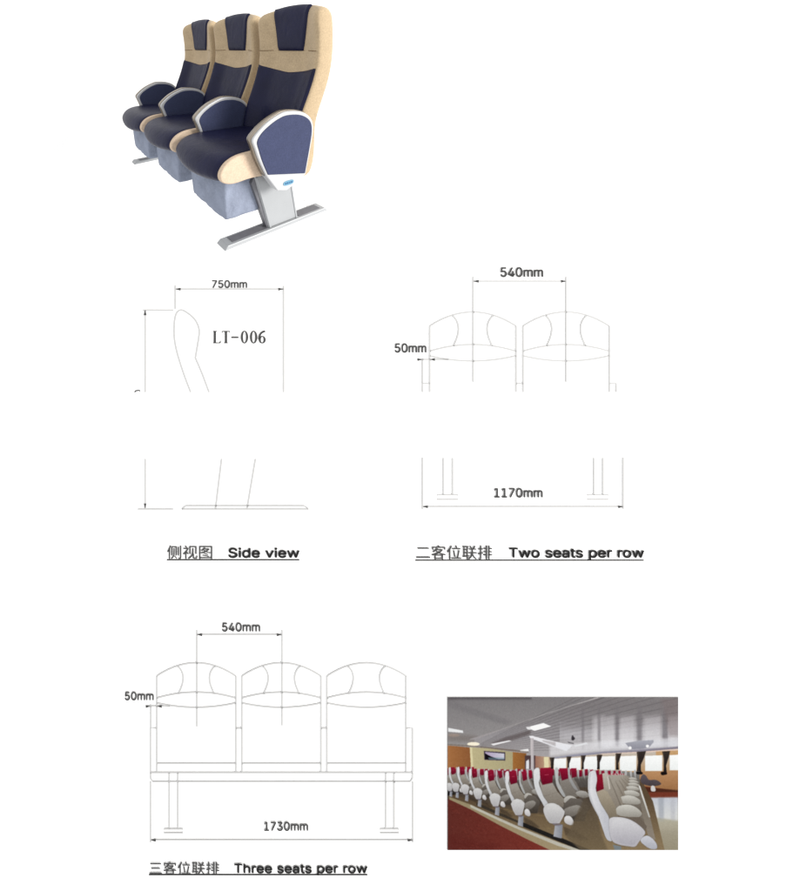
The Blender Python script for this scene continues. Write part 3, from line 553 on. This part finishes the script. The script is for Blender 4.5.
# ------------------------------------------------------------------ the printed photograph of a ferry cabin (a flat print on the board)
X0, Y0P, PW, PH = 447.2, 696.2, 230.3, 152.8
S = 4                                            # fine samples per sheet unit while drawing
CW, CH = int(PW * S), int(PH * S)
canvas = np.zeros((CH, CW, 3)); ids = np.zeros((CH, CW), int); NAMES = ['ceiling']
yy, xx = np.mgrid[0:CH, 0:CW]; XX = X0 + (xx + .5) / S; YY = Y0P + (yy + .5) / S
def reg(name):
    NAMES.append(name)
    return len(NAMES) - 1
def zoomer(ox, oy, k=.10625): return lambda *pts: [(ox + x * k, oy + y * k) for x, y in pts]
A_, B_, C_, D_, E_, F_ = [zoomer(*o) for o in ((445, 692), (520, 692), (595, 692), (445, 770), (520, 770), (595, 770))]
G_ = zoomer(440, 690, .3125)
def fill(pts, c0, c1=None, axis=None, idn=None, alpha=1.0, soft=0.0):
    """polygon in sheet units; colour runs from c0 to c1 along axis ((x,y),(x,y))"""
    P = np.array(pts, float)
    a0 = max(int((P[:, 0].min() - X0 - 1) * S), 0); a1 = min(int((P[:, 0].max() - X0 + 1) * S) + 1, CW)
    b0 = max(int((P[:, 1].min() - Y0P - 1) * S), 0); b1 = min(int((P[:, 1].max() - Y0P + 1) * S) + 1, CH)
    if a1 <= a0 or b1 <= b0: return
    x = XX[b0:b1, a0:a1]; y = YY[b0:b1, a0:a1]; ins = np.zeros(x.shape, bool); n = len(P)
    for i in range(n):
        (xa, ya), (xb, yb) = P[i], P[(i + 1) % n]
        if ya == yb: continue
        ins ^= ((ya > y) != (yb > y)) & (x < (xb - xa) * (y - ya) / (yb - ya) + xa)
    c0 = np.array(c0, float); col = np.broadcast_to(c0, x.shape + (3,)).copy()
    if c1 is not None:
        if axis is None: axis = ((P[:, 0].mean(), P[:, 1].min()), (P[:, 0].mean(), P[:, 1].max()))
        (ax, ay), (bx, by) = axis; d2 = (bx - ax) ** 2 + (by - ay) ** 2
        t = np.clip(((x - ax) * (bx - ax) + (y - ay) * (by - ay)) / d2, 0, 1)[..., None]
        col = c0 * (1 - t) + np.array(c1, float) * t
    m = ins.astype(float)
    if soft:
        r = max(1, int(soft * S))
        for ax_ in (0, 1):
            mm = sum(np.roll(m, k, ax_) for k in range(-r, r + 1)) / (2 * r + 1); m = mm
    m = (m * alpha)[..., None]
    canvas[b0:b1, a0:a1] = canvas[b0:b1, a0:a1] * (1 - m) + col * m
    if idn is not None: ids[b0:b1, a0:a1][ins] = idn
def sm(pts, n=5, corner=()): return smooth_closed([tuple(p) for p in pts], corner, n)
def ell(cx, cy, rx, ry, tilt=0, n=28):
    c, s = math.cos(tilt), math.sin(tilt)
    return [(cx + rx * math.cos(a) * c - ry * math.sin(a) * s, cy + rx * math.cos(a) * s + ry * math.sin(a) * c) for a in np.linspace(0, 2 * math.pi, n, endpoint=False)]

# ceiling: plain left panels, light trim, slatted metal right part
fill([(440, 690), (690, 690), (690, 775), (440, 775)], (128, 125, 127), (158, 155, 155), ((0, 698), (0, 760)), 0)
fill(A_((20, 60), (640, 270), (560, 300), (20, 130)), (120, 117, 120), alpha=.55, soft=1.5)
fill(A_((20, 40), (810, 40), (810, 60), (20, 62)), (96, 92, 96), soft=.5)
fill(A_((20, 380), (280, 400), (440, 470), (20, 450)), (120, 112, 108), alpha=.6, soft=2)
idn = reg('slatted_ceiling')
slat = [(598, 697), (690, 697), (690, 770), (520, 770), (474, 748), (474, 738)]
fill(slat, (126, 122, 124), (166, 163, 167), ((0, 706), (0, 752)), idn)
for i in range(15):                              # slat joints fan out towards the right edge
    f = i / 14; yl = 740 + 8 * f; yr = 640 + 106 * f
    fill([(480, yl + 2), (690, yr), (690, yr + .9 + .2 * f), (480, yl + 2.5)], (96, 92, 95), alpha=.5)
glow = [((592, 742), (604, 742)), ((604, 742), (614, 742)), ((619, 741), (634, 741)), ((643, 740), (661, 740)), ((668, 739), (690, 739))]
fill([(560, 728), (690, 722), (690, 744), (560, 750)], (190, 188, 194), (225, 224, 228), alpha=.55, soft=4)
for (xa, _), (xb, _) in glow: fill([(xa, 716), (xb, 714), (xb, 745), (xa, 747)], (188, 184, 188), (240, 240, 244), ((0, 716), (0, 742)), alpha=.6, soft=2.2)
for xc, wd, yb in ((582, 2.2, 748), (598.4, 2.6, 747), (616.2, 3.2, 745), (638.5, 4.4, 741), (664, 5.4, 737)):
    fill([(xc - wd * .55, 704), (xc + wd * .55, 704), (xc + wd / 2, yb), (xc - wd / 2, yb)], (122, 118, 121), (104, 100, 106), alpha=.62, soft=1.1)
fill([(660, 697), (690, 697), (690, 735), (668, 735)], (126, 112, 112), alpha=.45, soft=2)
idn = reg('ceiling_trim'); fill([(596.6, 696), (600.6, 696), (560, 708), (520, 721.6), (474, 738.6), (468, 738.2), (500, 728.2), (545, 712.4)], (182, 177, 178), (160, 155, 157), ((600, 0), (480, 0)), idn)
fill([(601, 696.4), (605, 696), (560, 710), (500, 730.5), (480, 737.4)], (98, 93, 96), alpha=.6)
fill([(468, 739), (600, 739), (600, 756), (455, 756)], (150, 146, 146), (166, 160, 158), alpha=.35, soft=2)
fill(A_((430, 470), (560, 415), (800, 345), (800, 385), (640, 440), (470, 490)), (78, 68, 68), alpha=.55, soft=1)
# lamps and rails
for pts, c in ((A_((25, 326), (165, 352), (166, 374), (25, 362)), (236, 238, 240)), (A_((425, 478), (600, 443), (622, 450), (450, 492)), (240, 240, 242)),
               (A_((700, 535), (775, 522), (785, 545), (705, 552)), (238, 238, 238)), (B_((52, 322), (215, 281), (288, 312), (132, 354)), (252, 253, 255)),
               (A_((755, 320), (800, 312), (800, 345), (770, 340)), (230, 230, 232))):
    i_ = reg('ceiling_lamp'); fill(pts, c, idn=i_)
i_ = reg('ceiling_lamp'); p = A_((262, 478))[0]; fill(ell(p[0], p[1], 6.2, 1.9), (252, 244, 222), idn=i_)
p = A_((80, 395))[0]; fill(ell(p[0], p[1], 6, 1.4), (190, 160, 140), alpha=.4, soft=.8)
# back wall
idn = reg('wood_wall')
fill(A_((18, 492), (120, 500), (236, 512), (240, 720), (18, 720)), (166, 112, 68), (140, 90, 54), ((447, 0), (470, 0)), idn)
idn = reg('cream_wall')
fill(A_((228, 508), (420, 520), (632, 553), (632, 720), (240, 720)), (190, 180, 140), (172, 164, 128), ((470, 0), (512, 0)), idn)
fill(A_((228, 508), (250, 510), (262, 720), (240, 720)), (226, 218, 176), alpha=.8)
idn = reg('wood_wall'); fill(A_((632, 553), (760, 565), (757, 720), (632, 720)), (160, 108, 58), (136, 88, 46), ((512, 0), (526, 0)), idn)
idn = reg('picture_frame'); fill(A_((360, 543), (562, 556), (562, 634), (366, 628)), (66, 56, 72), idn=idn)
fill(A_((374, 552), (552, 568), (552, 618), (376, 616)), (176, 160, 190), (206, 208, 220), ((485, 0), (504, 0)))
fill(A_((372, 566), (430, 596), (500, 620), (372, 620)), (16, 12, 18)); fill(A_((400, 604), (550, 606), (552, 626), (410, 626)), (120, 150, 160), alpha=.6)
fill(A_((18, 486), (236, 500), (640, 545), (780, 560), (780, 550), (640, 532), (236, 492), (18, 478)), (98, 78, 62), alpha=.6, soft=.3)
# doorway zone and column
idn = reg('doorway'); fill(B_((40, 585), (140, 585), (140, 715), (40, 715)), (74, 56, 58), (96, 82, 86), idn=idn)
fill(B_((52, 640), (78, 620), (80, 712), (52, 712)), (224, 226, 232))
idn = reg('rear_wall'); fill(B_((138, 590), (280, 600), (280, 720), (138, 720)), (152, 108, 92), (196, 170, 140), ((534, 0), (549, 0)), idn)
fill(B_((218, 600), (262, 600), (266, 715), (222, 715)), (226, 216, 176))
# window band
idn = reg('window_wall'); fill([(549, 756.5), (600, 752.6), (640, 750.4), (690, 747), (690, 800), (600, 800), (549, 768)], (196, 186, 174), (182, 142, 98), ((0, 752), (0, 772)), idn)
fill([(640, 770.5), (690, 769), (690, 800), (610, 800), (610, 771.5)], (180, 136, 96), (156, 112, 74), ((0, 772), (0, 787)), idn)
cor = reg('cornice'); fill([(549, 756.8), (575, 752.6), (610, 749.4), (640, 748), (690, 744.2), (690, 746.4), (640, 750.4), (600, 752.6), (549, 758)], (150, 150, 166), (124, 118, 132), ((560, 0), (680, 0)), cor)
fill([(640, 750.4), (690, 746.6), (690, 748.4), (640, 751.6), (600, 753.2), (600, 752.4)], (226, 204, 190))
fill([(655, 750.2), (690, 748.6), (690, 753.4), (655, 754)], (196, 150, 96), alpha=.8)
fill([(549, 744), (600, 740), (690, 738.5), (690, 744), (640, 748), (600, 750), (549, 755)], (236, 236, 240), (212, 214, 222), ((560, 0), (680, 0)), alpha=.62, soft=1.6)
for xa, xb, ya, yb in ((553.3, 565.4, 757.6, 768.6), (567.4, 580, 756.8, 768.8), (583, 596.4, 755.6, 769), (599, 614.2, 755.4, 769), (619, 635.4, 755, 769.8), (644.2, 661.2, 754.6, 769.6), (668.8, 678, 754, 769)):
    i_ = reg('window'); fill([(xa, ya), (xb, ya - .6), (xb, yb), (xa, yb)], (250, 252, 252), (236, 240, 240), idn=i_)
for pts in (B_((272, 604), (318, 604), (312, 640), (306, 712), (284, 712), (282, 650)), B_((432, 594), (478, 594), (468, 630), (455, 668), (458, 716), (440, 716), (440, 650)),
            B_((566, 586), (612, 584), (604, 620), (592, 660), (594, 716), (572, 716), (574, 650)), B_((718, 582), (768, 578), (756, 620), (742, 655), (744, 716), (722, 716), (724, 650)),
            C_((8, 580), (58, 578), (44, 620), (30, 655), (34, 716), (12, 716), (14, 650)), C_((186, 568), (240, 565), (228, 610), (212, 660), (216, 720), (190, 720), (190, 650)),
            C_((384, 552), (472, 545), (452, 610), (424, 670), (422, 720), (436, 765), (398, 765), (386, 730), (396, 650)), C_((622, 548), (698, 542), (686, 600), (660, 680), (668, 765), (632, 765), (640, 700), (640, 620))):
    i_ = reg('curtain'); fill(pts, (54, 46, 42), (26, 22, 24), idn=i_)
    xs = [q[0] for q in pts]; ys = [q[1] for q in pts]
    fill([(min(xs) + .8, min(ys)), (min(xs) + 1.7, min(ys)), (min(xs) + 1.9, max(ys) - 2), (min(xs) + 1.4, max(ys) - 2)], (108, 90, 74), alpha=.5)
# rails under the ceiling, camera, projector table
i_ = reg('handrail'); fill(B_((78, 402), (110, 402), (250, 438), (440, 480), (486, 492), (430, 545), (330, 510), (92, 424)), (238, 238, 242), (228, 230, 236), idn=i_)
fill(B_((200, 440), (330, 462), (330, 500), (210, 455)), (150, 142, 142), alpha=.5, soft=.4)
fill(B_((500, 492), (620, 462), (630, 478), (510, 505)), (226, 228, 232), idn=i_)
i_ = reg('column'); fill(B_((94, 420), (122, 424), (124, 716), (96, 716)), (206, 200, 202), (178, 172, 176), ((530, 0), (533.5, 0)), i_)
i_ = reg('ceiling_camera'); fill(sm(B_((478, 412), (488, 394), (498, 408), (510, 424), (500, 442), (478, 440))), (70, 66, 72), (48, 44, 50), idn=i_)
fill(B_((440, 455), (500, 470), (500, 480), (450, 470)), (80, 78, 84), alpha=.7)
i_ = reg('ceiling_fitting'); fill(C_((275, 468), (400, 448), (540, 440), (545, 458), (500, 510), (440, 522), (330, 528), (300, 498)), (170, 172, 182), (140, 140, 152), idn=i_)
fill(ell(595 + 322 * .10625, 692 + 515 * .10625, 1.6, 1.6), (250, 250, 250)); fill(ell(595 + 485 * .10625, 692 + 498 * .10625, 1.6, 1.4), (250, 250, 250))
# floors
idn = reg('gangway_floor')
fill(F_((380, 130), (780, 185), (780, 760), (380, 760)), (104, 52, 34), (176, 168, 148), ((0, 787), (0, 806)), idn)
fill(F_((440, 150), (780, 178), (780, 200), (450, 200)), (66, 34, 24), alpha=.85, soft=.5)
fill(F_((450, 245), (780, 240), (780, 470), (500, 430)), (196, 202, 214), (214, 216, 216), ((0, 796), (0, 816)), alpha=.95, soft=1.2)
fill(F_((455, 200), (780, 195), (780, 245), (455, 246)), (112, 50, 36), alpha=.9, soft=.8)
fill(F_((585, 250), (640, 250), (640, 470), (590, 470)), (150, 156, 166), alpha=.6, soft=1.2)
fill(F_((700, 250), (740, 250), (745, 470), (705, 470)), (178, 180, 188), alpha=.5, soft=1)
fill(F_((490, 430), (780, 462), (780, 560), (520, 560)), (178, 176, 160), (164, 158, 140), alpha=.7, soft=1.4)
fill(F_((520, 560), (790, 550), (790, 760), (540, 760)), (158, 152, 134), (142, 134, 112), alpha=.8, soft=1)
idn = reg('seating_floor')
fill([(440, 796), (470, 790), (640, 778), (652, 800), (664, 850), (560, 850), (440, 806)], (88, 72, 54), (134, 116, 88), ((0, 796), (0, 842)), idn)
for _ in range(60):
    xa = 470 + random.random() * 160; ya = 805 + random.random() * 40; l = 4 + random.random() * 10
    fill([(xa, ya), (xa + l, ya + l * .12), (xa + l, ya + l * .12 + 1.2), (xa, ya + 1.2)], (150, 132, 88) if random.random() < .5 else (96, 80, 62), alpha=.28, soft=.5)
idn = reg('red_carpet')
fill([(440, 797.4), (449, 797.6), (470, 808), (500, 824.5), (530, 839), (552, 849.5), (440, 855)], (96, 44, 38), (120, 50, 42), ((447, 0), (545, 0)), idn)
fill(D_((30, 600), (500, 690), (500, 760), (30, 760)), (92, 36, 32), alpha=.5, soft=3)
idn = reg('raised_edge')
fill([(449, 795.6), (472, 804), (500, 818.5), (528, 832), (560, 845), (572, 849.5), (551, 849.5), (528, 838.6), (500, 824.4), (470, 808), (449, 798.2)], (150, 138, 108), (158, 142, 112), idn=idn)
fill([(470, 803.4), (500, 817.2), (520, 826.2), (560, 841.8), (584, 850), (575, 850), (556, 844), (520, 829), (500, 820), (470, 806)], (196, 196, 186), alpha=.85, idn=idn)
fill([(520, 820), (556, 834.8), (562, 837), (592, 849.6), (582, 849.6), (556, 839.4), (520, 824.4)], (22, 22, 24), alpha=.9)
fill([(476, 801), (496, 810), (520, 820.4), (520, 822.6), (496, 813), (476, 804)], (40, 38, 36), alpha=.7)

def shade(pts, grow_=.55, a=.5, col=(70, 66, 64)):
    fill(inset([tuple(q) for q in pts], -grow_), col, alpha=a, soft=.3)
def lit(pts, c0, c1, idn, **kw):
    shade(pts); fill(pts, c0, c1, idn=idn, **kw)
for _ in range(170):
    xa = 448 + random.random() * 90; ya = 800 + random.random() * 48
    if ya > 798 + (xa - 448) * .5 + 3: fill([(xa, ya), (xa + 3, ya + 1.2), (xa + 3, ya + 1.9), (xa, ya + .7)], random.choice([(74, 30, 28), (146, 66, 54), (88, 36, 32)]), alpha=.3, soft=.3)
RED = ((146, 22, 50), (100, 14, 36))
# far benches: only heads show above the row in front
for n_, x in enumerate(np.concatenate([np.arange(447.5, 598, 5.6), [604, 609, 614, 619, 624, 629, 633]])):
    i_ = reg('seat'); yt = 768.0 + (n_ % 3) * .5 + (1.2 if x > 600 else 0)
    fill([(x, yt + 1), (x + 5.6, yt + .6), (x + 6, 786), (x, 786)], (128, 126, 122), (92, 88, 84), idn=i_)
    if x < 600: fill([(x + 2, yt), (x + 5, yt - .3), (x + 5.2, yt + 6), (x + 2.2, yt + 6.6)], *RED, idn=i_)
    fill(sm([(x, yt + 1.2), (x + 1, yt - .6), (x + 1.9, yt), (x + 2, yt + 6), (x + 3, yt + 11), (x + 1.6, yt + 9)]), (190, 192, 194), (150, 150, 150), idn=i_)
fill([(448, 782), (600, 776), (600, 800), (560, 815), (500, 806), (448, 792)], (66, 60, 56), alpha=.55, soft=1.2)

def T_(ax, ay, k): return lambda *pts: [(ax + (520 + x * .10625 - 556.7) * k * (1 if k >= 1 else .80), ay + (770 + y * .10625 - 838.0) * k) for x, y in pts]
def seat_a(ax, ay, k, which):
    """seat facing right, seen from its flank: 0 = at the aisle, 1 and 2 further along the bench"""
    e = T_(ax, ay, k); i_ = reg('seat')
    dk = 1.0 if which == 0 else .93
    g = lambda *c: tuple(v * dk for v in c)
    if which == 2:
        fill(e((440, 0), (520, 100), (560, 180), (640, 230), (600, 260), (480, 200)), g(140, 134, 128), g(112, 106, 100), idn=i_)
        fill(e((472, -28), (524, -30), (528, 50), (482, 64)), *RED, idn=i_)
        fill(sm(e((440, -22), (462, -30), (466, 40), (500, 110), (540, 180), (500, 160), (456, 80))), g(188, 190, 190), g(150, 150, 150), idn=i_)
        fill(sm(e((515, 205), (560, 182), (620, 195), (640, 240), (560, 244))), g(186, 184, 180), g(136, 132, 126), idn=i_)
        fill(e((560, 240), (690, 300), (620, 390), (520, 330)), g(92, 84, 78), g(64, 58, 54), idn=i_)
    if which == 1:
        fill(e((360, 70), (450, 60), (470, 130), (540, 240), (420, 250), (380, 170)), g(146, 140, 134), g(118, 112, 104), idn=i_)
        fill(e((362, -28), (440, -30), (448, 68), (388, 88)), *RED, idn=i_)
        fill(sm(e((322, -20), (346, -34), (356, 0), (356, 90), (385, 160), (420, 230), (400, 238), (360, 180), (332, 110))), g(206, 210, 210), g(176, 178, 178), idn=i_)
        fill(sm(e((404, 262), (440, 232), (500, 238), (556, 286), (556, 320), (470, 330), (416, 300))), g(206, 204, 198), g(156, 152, 146), idn=i_)
        fill(e((470, 325), (560, 300), (640, 320), (600, 420), (500, 420)), g(96, 88, 82), g(60, 55, 52), idn=i_)
    if which == 0:
        fill(e((380, 330), (470, 250), (560, 260), (640, 330), (600, 470), (500, 470), (420, 450)), (104, 98, 92), (62, 56, 50), idn=i_)
        fill(sm(e((400, 380), (430, 345), (520, 318), (572, 335), (566, 372), (500, 420), (440, 425))), (150, 146, 140), (104, 98, 92), idn=i_)
        fill(e((170, 70), (200, 120), (298, 104), (345, 190), (408, 260), (402, 340), (330, 310), (250, 310), (205, 220)), (168, 163, 155), (120, 112, 102), idn=i_)
        fill(e((196, 122), (298, 106), (300, 112), (199, 130)), (96, 88, 80), alpha=.6)
        fill(e((215, 232), (345, 192), (348, 198), (218, 240)), (110, 102, 94), alpha=.35)
        fill(e((185, -30), (285, -36), (302, 50), (298, 106), (206, 128), (180, 50)), *RED, idn=i_)
        fill(e((222, 32), (262, 28), (262, 34), (222, 38)), (226, 120, 140), alpha=.5)
        fill(e((322, 508), (396, 500), (386, 632), (308, 612)), (166, 168, 176), (132, 136, 146), e((322, 0), (396, 0)), idn=i_)
        lit(sm(e((122, 10), (134, -22), (160, -34), (176, -18), (182, 60), (172, 110), (192, 175), (216, 240), (256, 302), (232, 345), (196, 285), (152, 205), (126, 120))), (224, 226, 228), (196, 198, 202), i_)
        lit(sm(e((214, 372), (224, 330), (256, 304), (312, 300), (372, 330), (414, 378), (408, 410), (388, 450), (366, 488), (320, 494), (272, 486), (238, 440)), corner=(5, 8, 10)) if k >= 1 else e((206, 360), (236, 312), (300, 296), (368, 312), (412, 348), (404, 400), (376, 486), (330, 498), (276, 490), (240, 440)), (208, 208, 208), (184, 182, 184), i_)
        fill(sm(e((232, 375), (262, 322), (310, 314), (364, 342), (398, 382), (378, 440), (354, 478), (280, 476), (250, 436))), (214, 214, 214), (172, 171, 174), alpha=.75, soft=.25)
        fill(sm(e((300, 488), (366, 490), (384, 505), (350, 515), (310, 505))), (110, 104, 120), alpha=.6)
        lit(sm(e((410, 440), (432, 418), (470, 426), (496, 468), (492, 500), (458, 504), (415, 480))), (226, 226, 226), (186, 184, 186), i_)
rows = [(450.2, 796.0, .40), (456.5, 797.4, .44), (466, 800.6, .49), (478.8, 806.4, .545), (496.3, 815.2, .645), (519.6, 826.2, .79), (556.7, 838.0, 1.0)]
for ax, ay, k in rows:
    if k < .45: fill(T_(ax, ay, k)((250, 300), (700, 330), (680, 520), (330, 560)), (56, 50, 46), alpha=.5, soft=.8)
    for wch in (2, 1, 0): seat_a(ax, ay, k, wch)

for ax, ay, k in rows[2:]:                        # dark gap under the next bench
    e = T_(ax, ay, k); fill(e((400, 520), (520, 560), (640, 640), (560, 650), (420, 600)), (48, 40, 34), alpha=.45, soft=.8)
# far small headrests along the horizon
for i, (x, wd) in enumerate([(600.5, 3.4), (607, 3.2), (612.5, 2.8), (617.5, 2.6)]):
    i_ = reg('seat'); fill([(x - 1.4, 768.8), (x + wd, 768.4), (x + wd + 1, 778), (x - 1, 780)], (176, 176, 172), (140, 136, 130), idn=i_); fill([(x, 769.6), (x + wd - .4, 769.4), (x + wd, 775), (x + .2, 776)], *RED, idn=i_)
# dark foreground of the right bench and its seats, far to near
i_ = reg('seat')
fill(E_((600, 240), (660, 300), (720, 420), (760, 600), (820, 740), (560, 740), (430, 620), (520, 420)), (84, 74, 62), (108, 94, 72), alpha=.8, soft=1.2)
for n_, (bx, by, rx, ry, hx) in enumerate([(347, 70, 42, 13, 262), (350, 96, 52, 15, 240), (352, 124, 60, 17, 218), (346, 160, 72, 22, 196), (335, 208, 84, 30, 165), (322, 270, 104, 44, 128), (308, 374, 124, 62, 84)]):
    j_ = reg('seat')
    sc = rx / 104
    fill(F_((hx - 42 * sc, 150 - 130 * (1 - sc)), (hx + 30 * sc, 30), (hx + 70 * sc, 40), (bx - rx * .4, by - ry), (bx - rx, by + ry * 1.7), (hx - 10 * sc, by + ry)), (164, 158, 148), (120, 110, 98), idn=j_)
    fill(F_((hx - 34 * sc, 26), (hx + 8 * sc, 22), (hx + 14 * sc, 30 + 80 * sc), (hx - 26 * sc, 40 + 95 * sc)), (168, 40, 62), (126, 26, 46), idn=j_)
    fill(F_((hx + 12 * sc, 20), (hx + 26 * sc, 18), (hx + 44 * sc, 120 * sc + 20), (hx + 34 * sc, 130 * sc + 20)), (206, 202, 196), alpha=.8)
    fill(F_((bx + rx * .2, by), (bx + rx * 1.0, by + ry * .2), (bx + rx * 1.25, by + ry * 2.2), (bx + rx * .5, by + ry * 2.8), (bx - rx * .3, by + ry * 1.4)), (132, 124, 114), (92, 84, 76), idn=j_)
    p = F_((bx, by))[0]; lit(sm([(p[0] + a_ * rx * .10625, p[1] + b_ * ry * .10625) for a_, b_ in ((-1, .1), (-.8, -.7), (-.2, -1), (.4, -.75), (.85, -.1), (1, .5), (.7, .95), (0, .9), (-.7, .7))]), (206, 205, 198), (148, 144, 136), j_)
    fill(F_((hx + 30 * sc, 30 + 20 * sc), (hx + 36 * sc, 30 + 20 * sc), (bx - rx * .55, by - ry * .8), (bx - rx * .62, by - ry * .8)), (82, 74, 66), alpha=.55, soft=.2)
# long cushion edge towards the gangway
j_ = reg('bench_edge'); fill(F_((402, 130), (420, 150), (470, 300), (520, 470), (560, 640), (500, 640), (440, 420), (415, 260)), (112, 106, 96), (140, 130, 118), idn=j_)
fill(F_((400, 130), (418, 140), (512, 432), (498, 432), (430, 230)), (222, 224, 222), (190, 190, 186), idn=j_)
# nearest seat
fill(F_((0, 200), (50, 165), (110, 190), (185, 330), (200, 425), (120, 440), (60, 350), (0, 280)), (168, 158, 140), (124, 114, 98), idn=i_)
fill(F_((2, 40), (66, 22), (78, 165), (8, 192)), (146, 22, 44), (108, 16, 34), idn=i_)
fill(F_((60, 20), (100, 16), (118, 190), (76, 170)), (190, 186, 176), (150, 144, 132), idn=i_)
fill(F_((180, 430), (420, 430), (480, 520), (440, 620), (200, 600)), (106, 96, 86), idn=i_)
lit(sm(E_((636, 44), (650, 8), (682, -8), (706, 10), (718, 80), (706, 150), (716, 210), (752, 300), (800, 380), (830, 440), (848, 560), (862, 650), (810, 640), (770, 540), (732, 430), (684, 340), (646, 250), (632, 150))), (224, 225, 228), (190, 192, 200), i_, axis=((588, 0), (606, 0)))
fill(sm(E_((640, 70), (652, 20), (660, 20), (650, 100), (652, 200), (690, 320), (740, 430), (722, 412), (680, 330), (644, 240))), (176, 178, 184), alpha=.6)
lit(sm(F_((124, 470), (150, 434), (240, 432), (330, 458), (410, 510), (464, 572), (440, 618), (404, 665), (368, 708), (300, 704), (220, 690), (160, 660), (134, 590))), (206, 206, 210), (178, 176, 184), i_)
fill(sm(F_((148, 480), (180, 452), (250, 450), (330, 476), (400, 524), (444, 574), (420, 620), (388, 656), (352, 690), (290, 686), (214, 670), (176, 646), (156, 590))), (214, 214, 217), (168, 166, 175), alpha=.8, soft=.3)
lit(sm(F_((420, 655), (446, 616), (490, 606), (540, 640), (574, 690), (570, 728), (520, 730), (470, 705))), (204, 206, 214), (170, 172, 182), i_)
fill(F_((160, 690), (240, 705), (240, 745), (180, 745)), (120, 128, 132), idn=i_)
# folded lounge chair by the gangway wall
j_ = reg('lounge_chair'); fill(sm(F_((420, 70), (440, 30), (470, 40), (500, 80), (560, 80), (600, 100), (610, 125), (540, 140), (470, 130), (430, 110))), (92, 84, 90), (70, 62, 66), idn=j_)
fill(sm(F_((520, 140), (550, 140), (560, 185), (520, 185))), (206, 206, 206), idn=j_); fill(sm(F_((380, 5), (430, 5), (440, 25), (390, 30))), (20, 18, 20)); fill(sm(F_((612, 8), (660, 5), (668, 28), (620, 36))), (24, 18, 18))

# soft print: slight blur, grain, then one flat cell per half unit, grouped by what it shows
cv = canvas
for ax_ in (0, 1):
    pad = np.concatenate([np.take(cv, [0], ax_)] * 2 + [cv] + [np.take(cv, [-1], ax_)] * 2, ax_)
    n = cv.shape[ax_]; cv = sum(np.take(pad, range(k, k + n), ax_) * wgt for k, wgt in zip(range(5), (.06, .22, .44, .22, .06)))
NX, NY = CW // 2, CH // 2
cell = cv[:NY * 2, :NX * 2].reshape(NY, 2, NX, 2, 3).mean((1, 3)); cid = ids[0:NY * 2:2, 0:NX * 2:2]
rs = np.random.RandomState(3)
low = rs.normal(0, 1, (NY // 2 + 2, NX // 2 + 2)); low = np.kron(low, np.ones((2, 2)))[:NY, :NX]
low = (low + np.roll(low, 1, 0) + np.roll(low, 1, 1) + np.roll(low, (1, 1), (0, 1))) / 4
cell = np.clip(cell + low[..., None] * 2.2 + rs.normal(0, 1.2, (NY, NX, 1)), 4, 252) / 255
linc = np.where(cell <= .04045, cell / 12.92, ((cell + .055) / 1.055) ** 2.4)
mp = bpy.data.materials.new('photo_print_ink'); mp.use_nodes = True; nt = mp.node_tree; b = nt.nodes['Principled BSDF']
at = nt.nodes.new('ShaderNodeAttribute'); at.attribute_name = 'ink'; sc_ = nt.nodes.new('ShaderNodeVectorMath'); sc_.operation = 'SCALE'; sc_.inputs['Scale'].default_value = K_PRINT
nt.links.new(at.outputs['Color'], sc_.inputs[0]); nt.links.new(sc_.outputs[0], b.inputs['Base Color']); b.inputs['Roughness'].default_value = .9; b.inputs['Specular IOR Level'].default_value = 0
pt = bthing('printed_photo', 'small printed photo of a ferry cabin with rows of grey seats and red headrests', 'photo', 562, 849)
po = Vector(pt['_o'])
k = Ink(); corners = [(X0 - .3, Y0P - .3), (X0 + CW / S + .3, Y0P - .3), (X0 + CW / S + .3, Y0P + CH / S + .3), (X0 - .3, Y0P + CH / S + .3)]
kv = [B(x, y, .0045) for x, y in corners] + [B(x, y, .001) for x, y in corners]; kf = [[0, 1, 2, 3], [7, 6, 5, 4]] + [[i, (i + 1) % 4, 4 + (i + 1) % 4, 4 + i] for i in range(4)]
k.add((kv, kf)); k.build('paper', mat('photo_paper', (.45, .45, .45, 1), .8, spec=0), pt)
o0 = np.array(B(X0, Y0P, .007) - po); ex = np.array(right) * PXM * 2 / S; ey = -np.array(upv) * PXM * 2 / S
for i in range(len(NAMES)):
    ys, xs = np.nonzero(cid == i)
    if len(ys) < 6: continue
    corner = np.stack([ys, xs, ys + 1, xs, ys + 1, xs + 1, ys, xs + 1], 1).reshape(-1, 2)
    key = corner[:, 0] * (NX + 1) + corner[:, 1]; uq, inv = np.unique(key, return_inverse=True); inv = inv.reshape(-1)
    vy, vx = uq // (NX + 1), uq % (NX + 1); co = o0 + vx[:, None] * ex + vy[:, None] * ey
    me = bpy.data.meshes.new(NAMES[i]); nf = len(ys)
    me.vertices.add(len(uq)); me.vertices.foreach_set('co', co.astype(np.float32).ravel())
    me.loops.add(nf * 4); me.loops.foreach_set('vertex_index', inv.astype(np.int32))
    me.polygons.add(nf); me.polygons.foreach_set('loop_start', np.arange(0, nf * 4, 4, dtype=np.int32)); me.update(calc_edges=True)
    ca = me.color_attributes.new('ink', 'FLOAT_COLOR', 'CORNER'); cc = np.ones((nf, 4, 4), np.float32); cc[:, :, :3] = linc[ys, xs][:, None]
    ca.data.foreach_set('color', cc.ravel())
    o = link(NAMES[i], me, mp, pt)
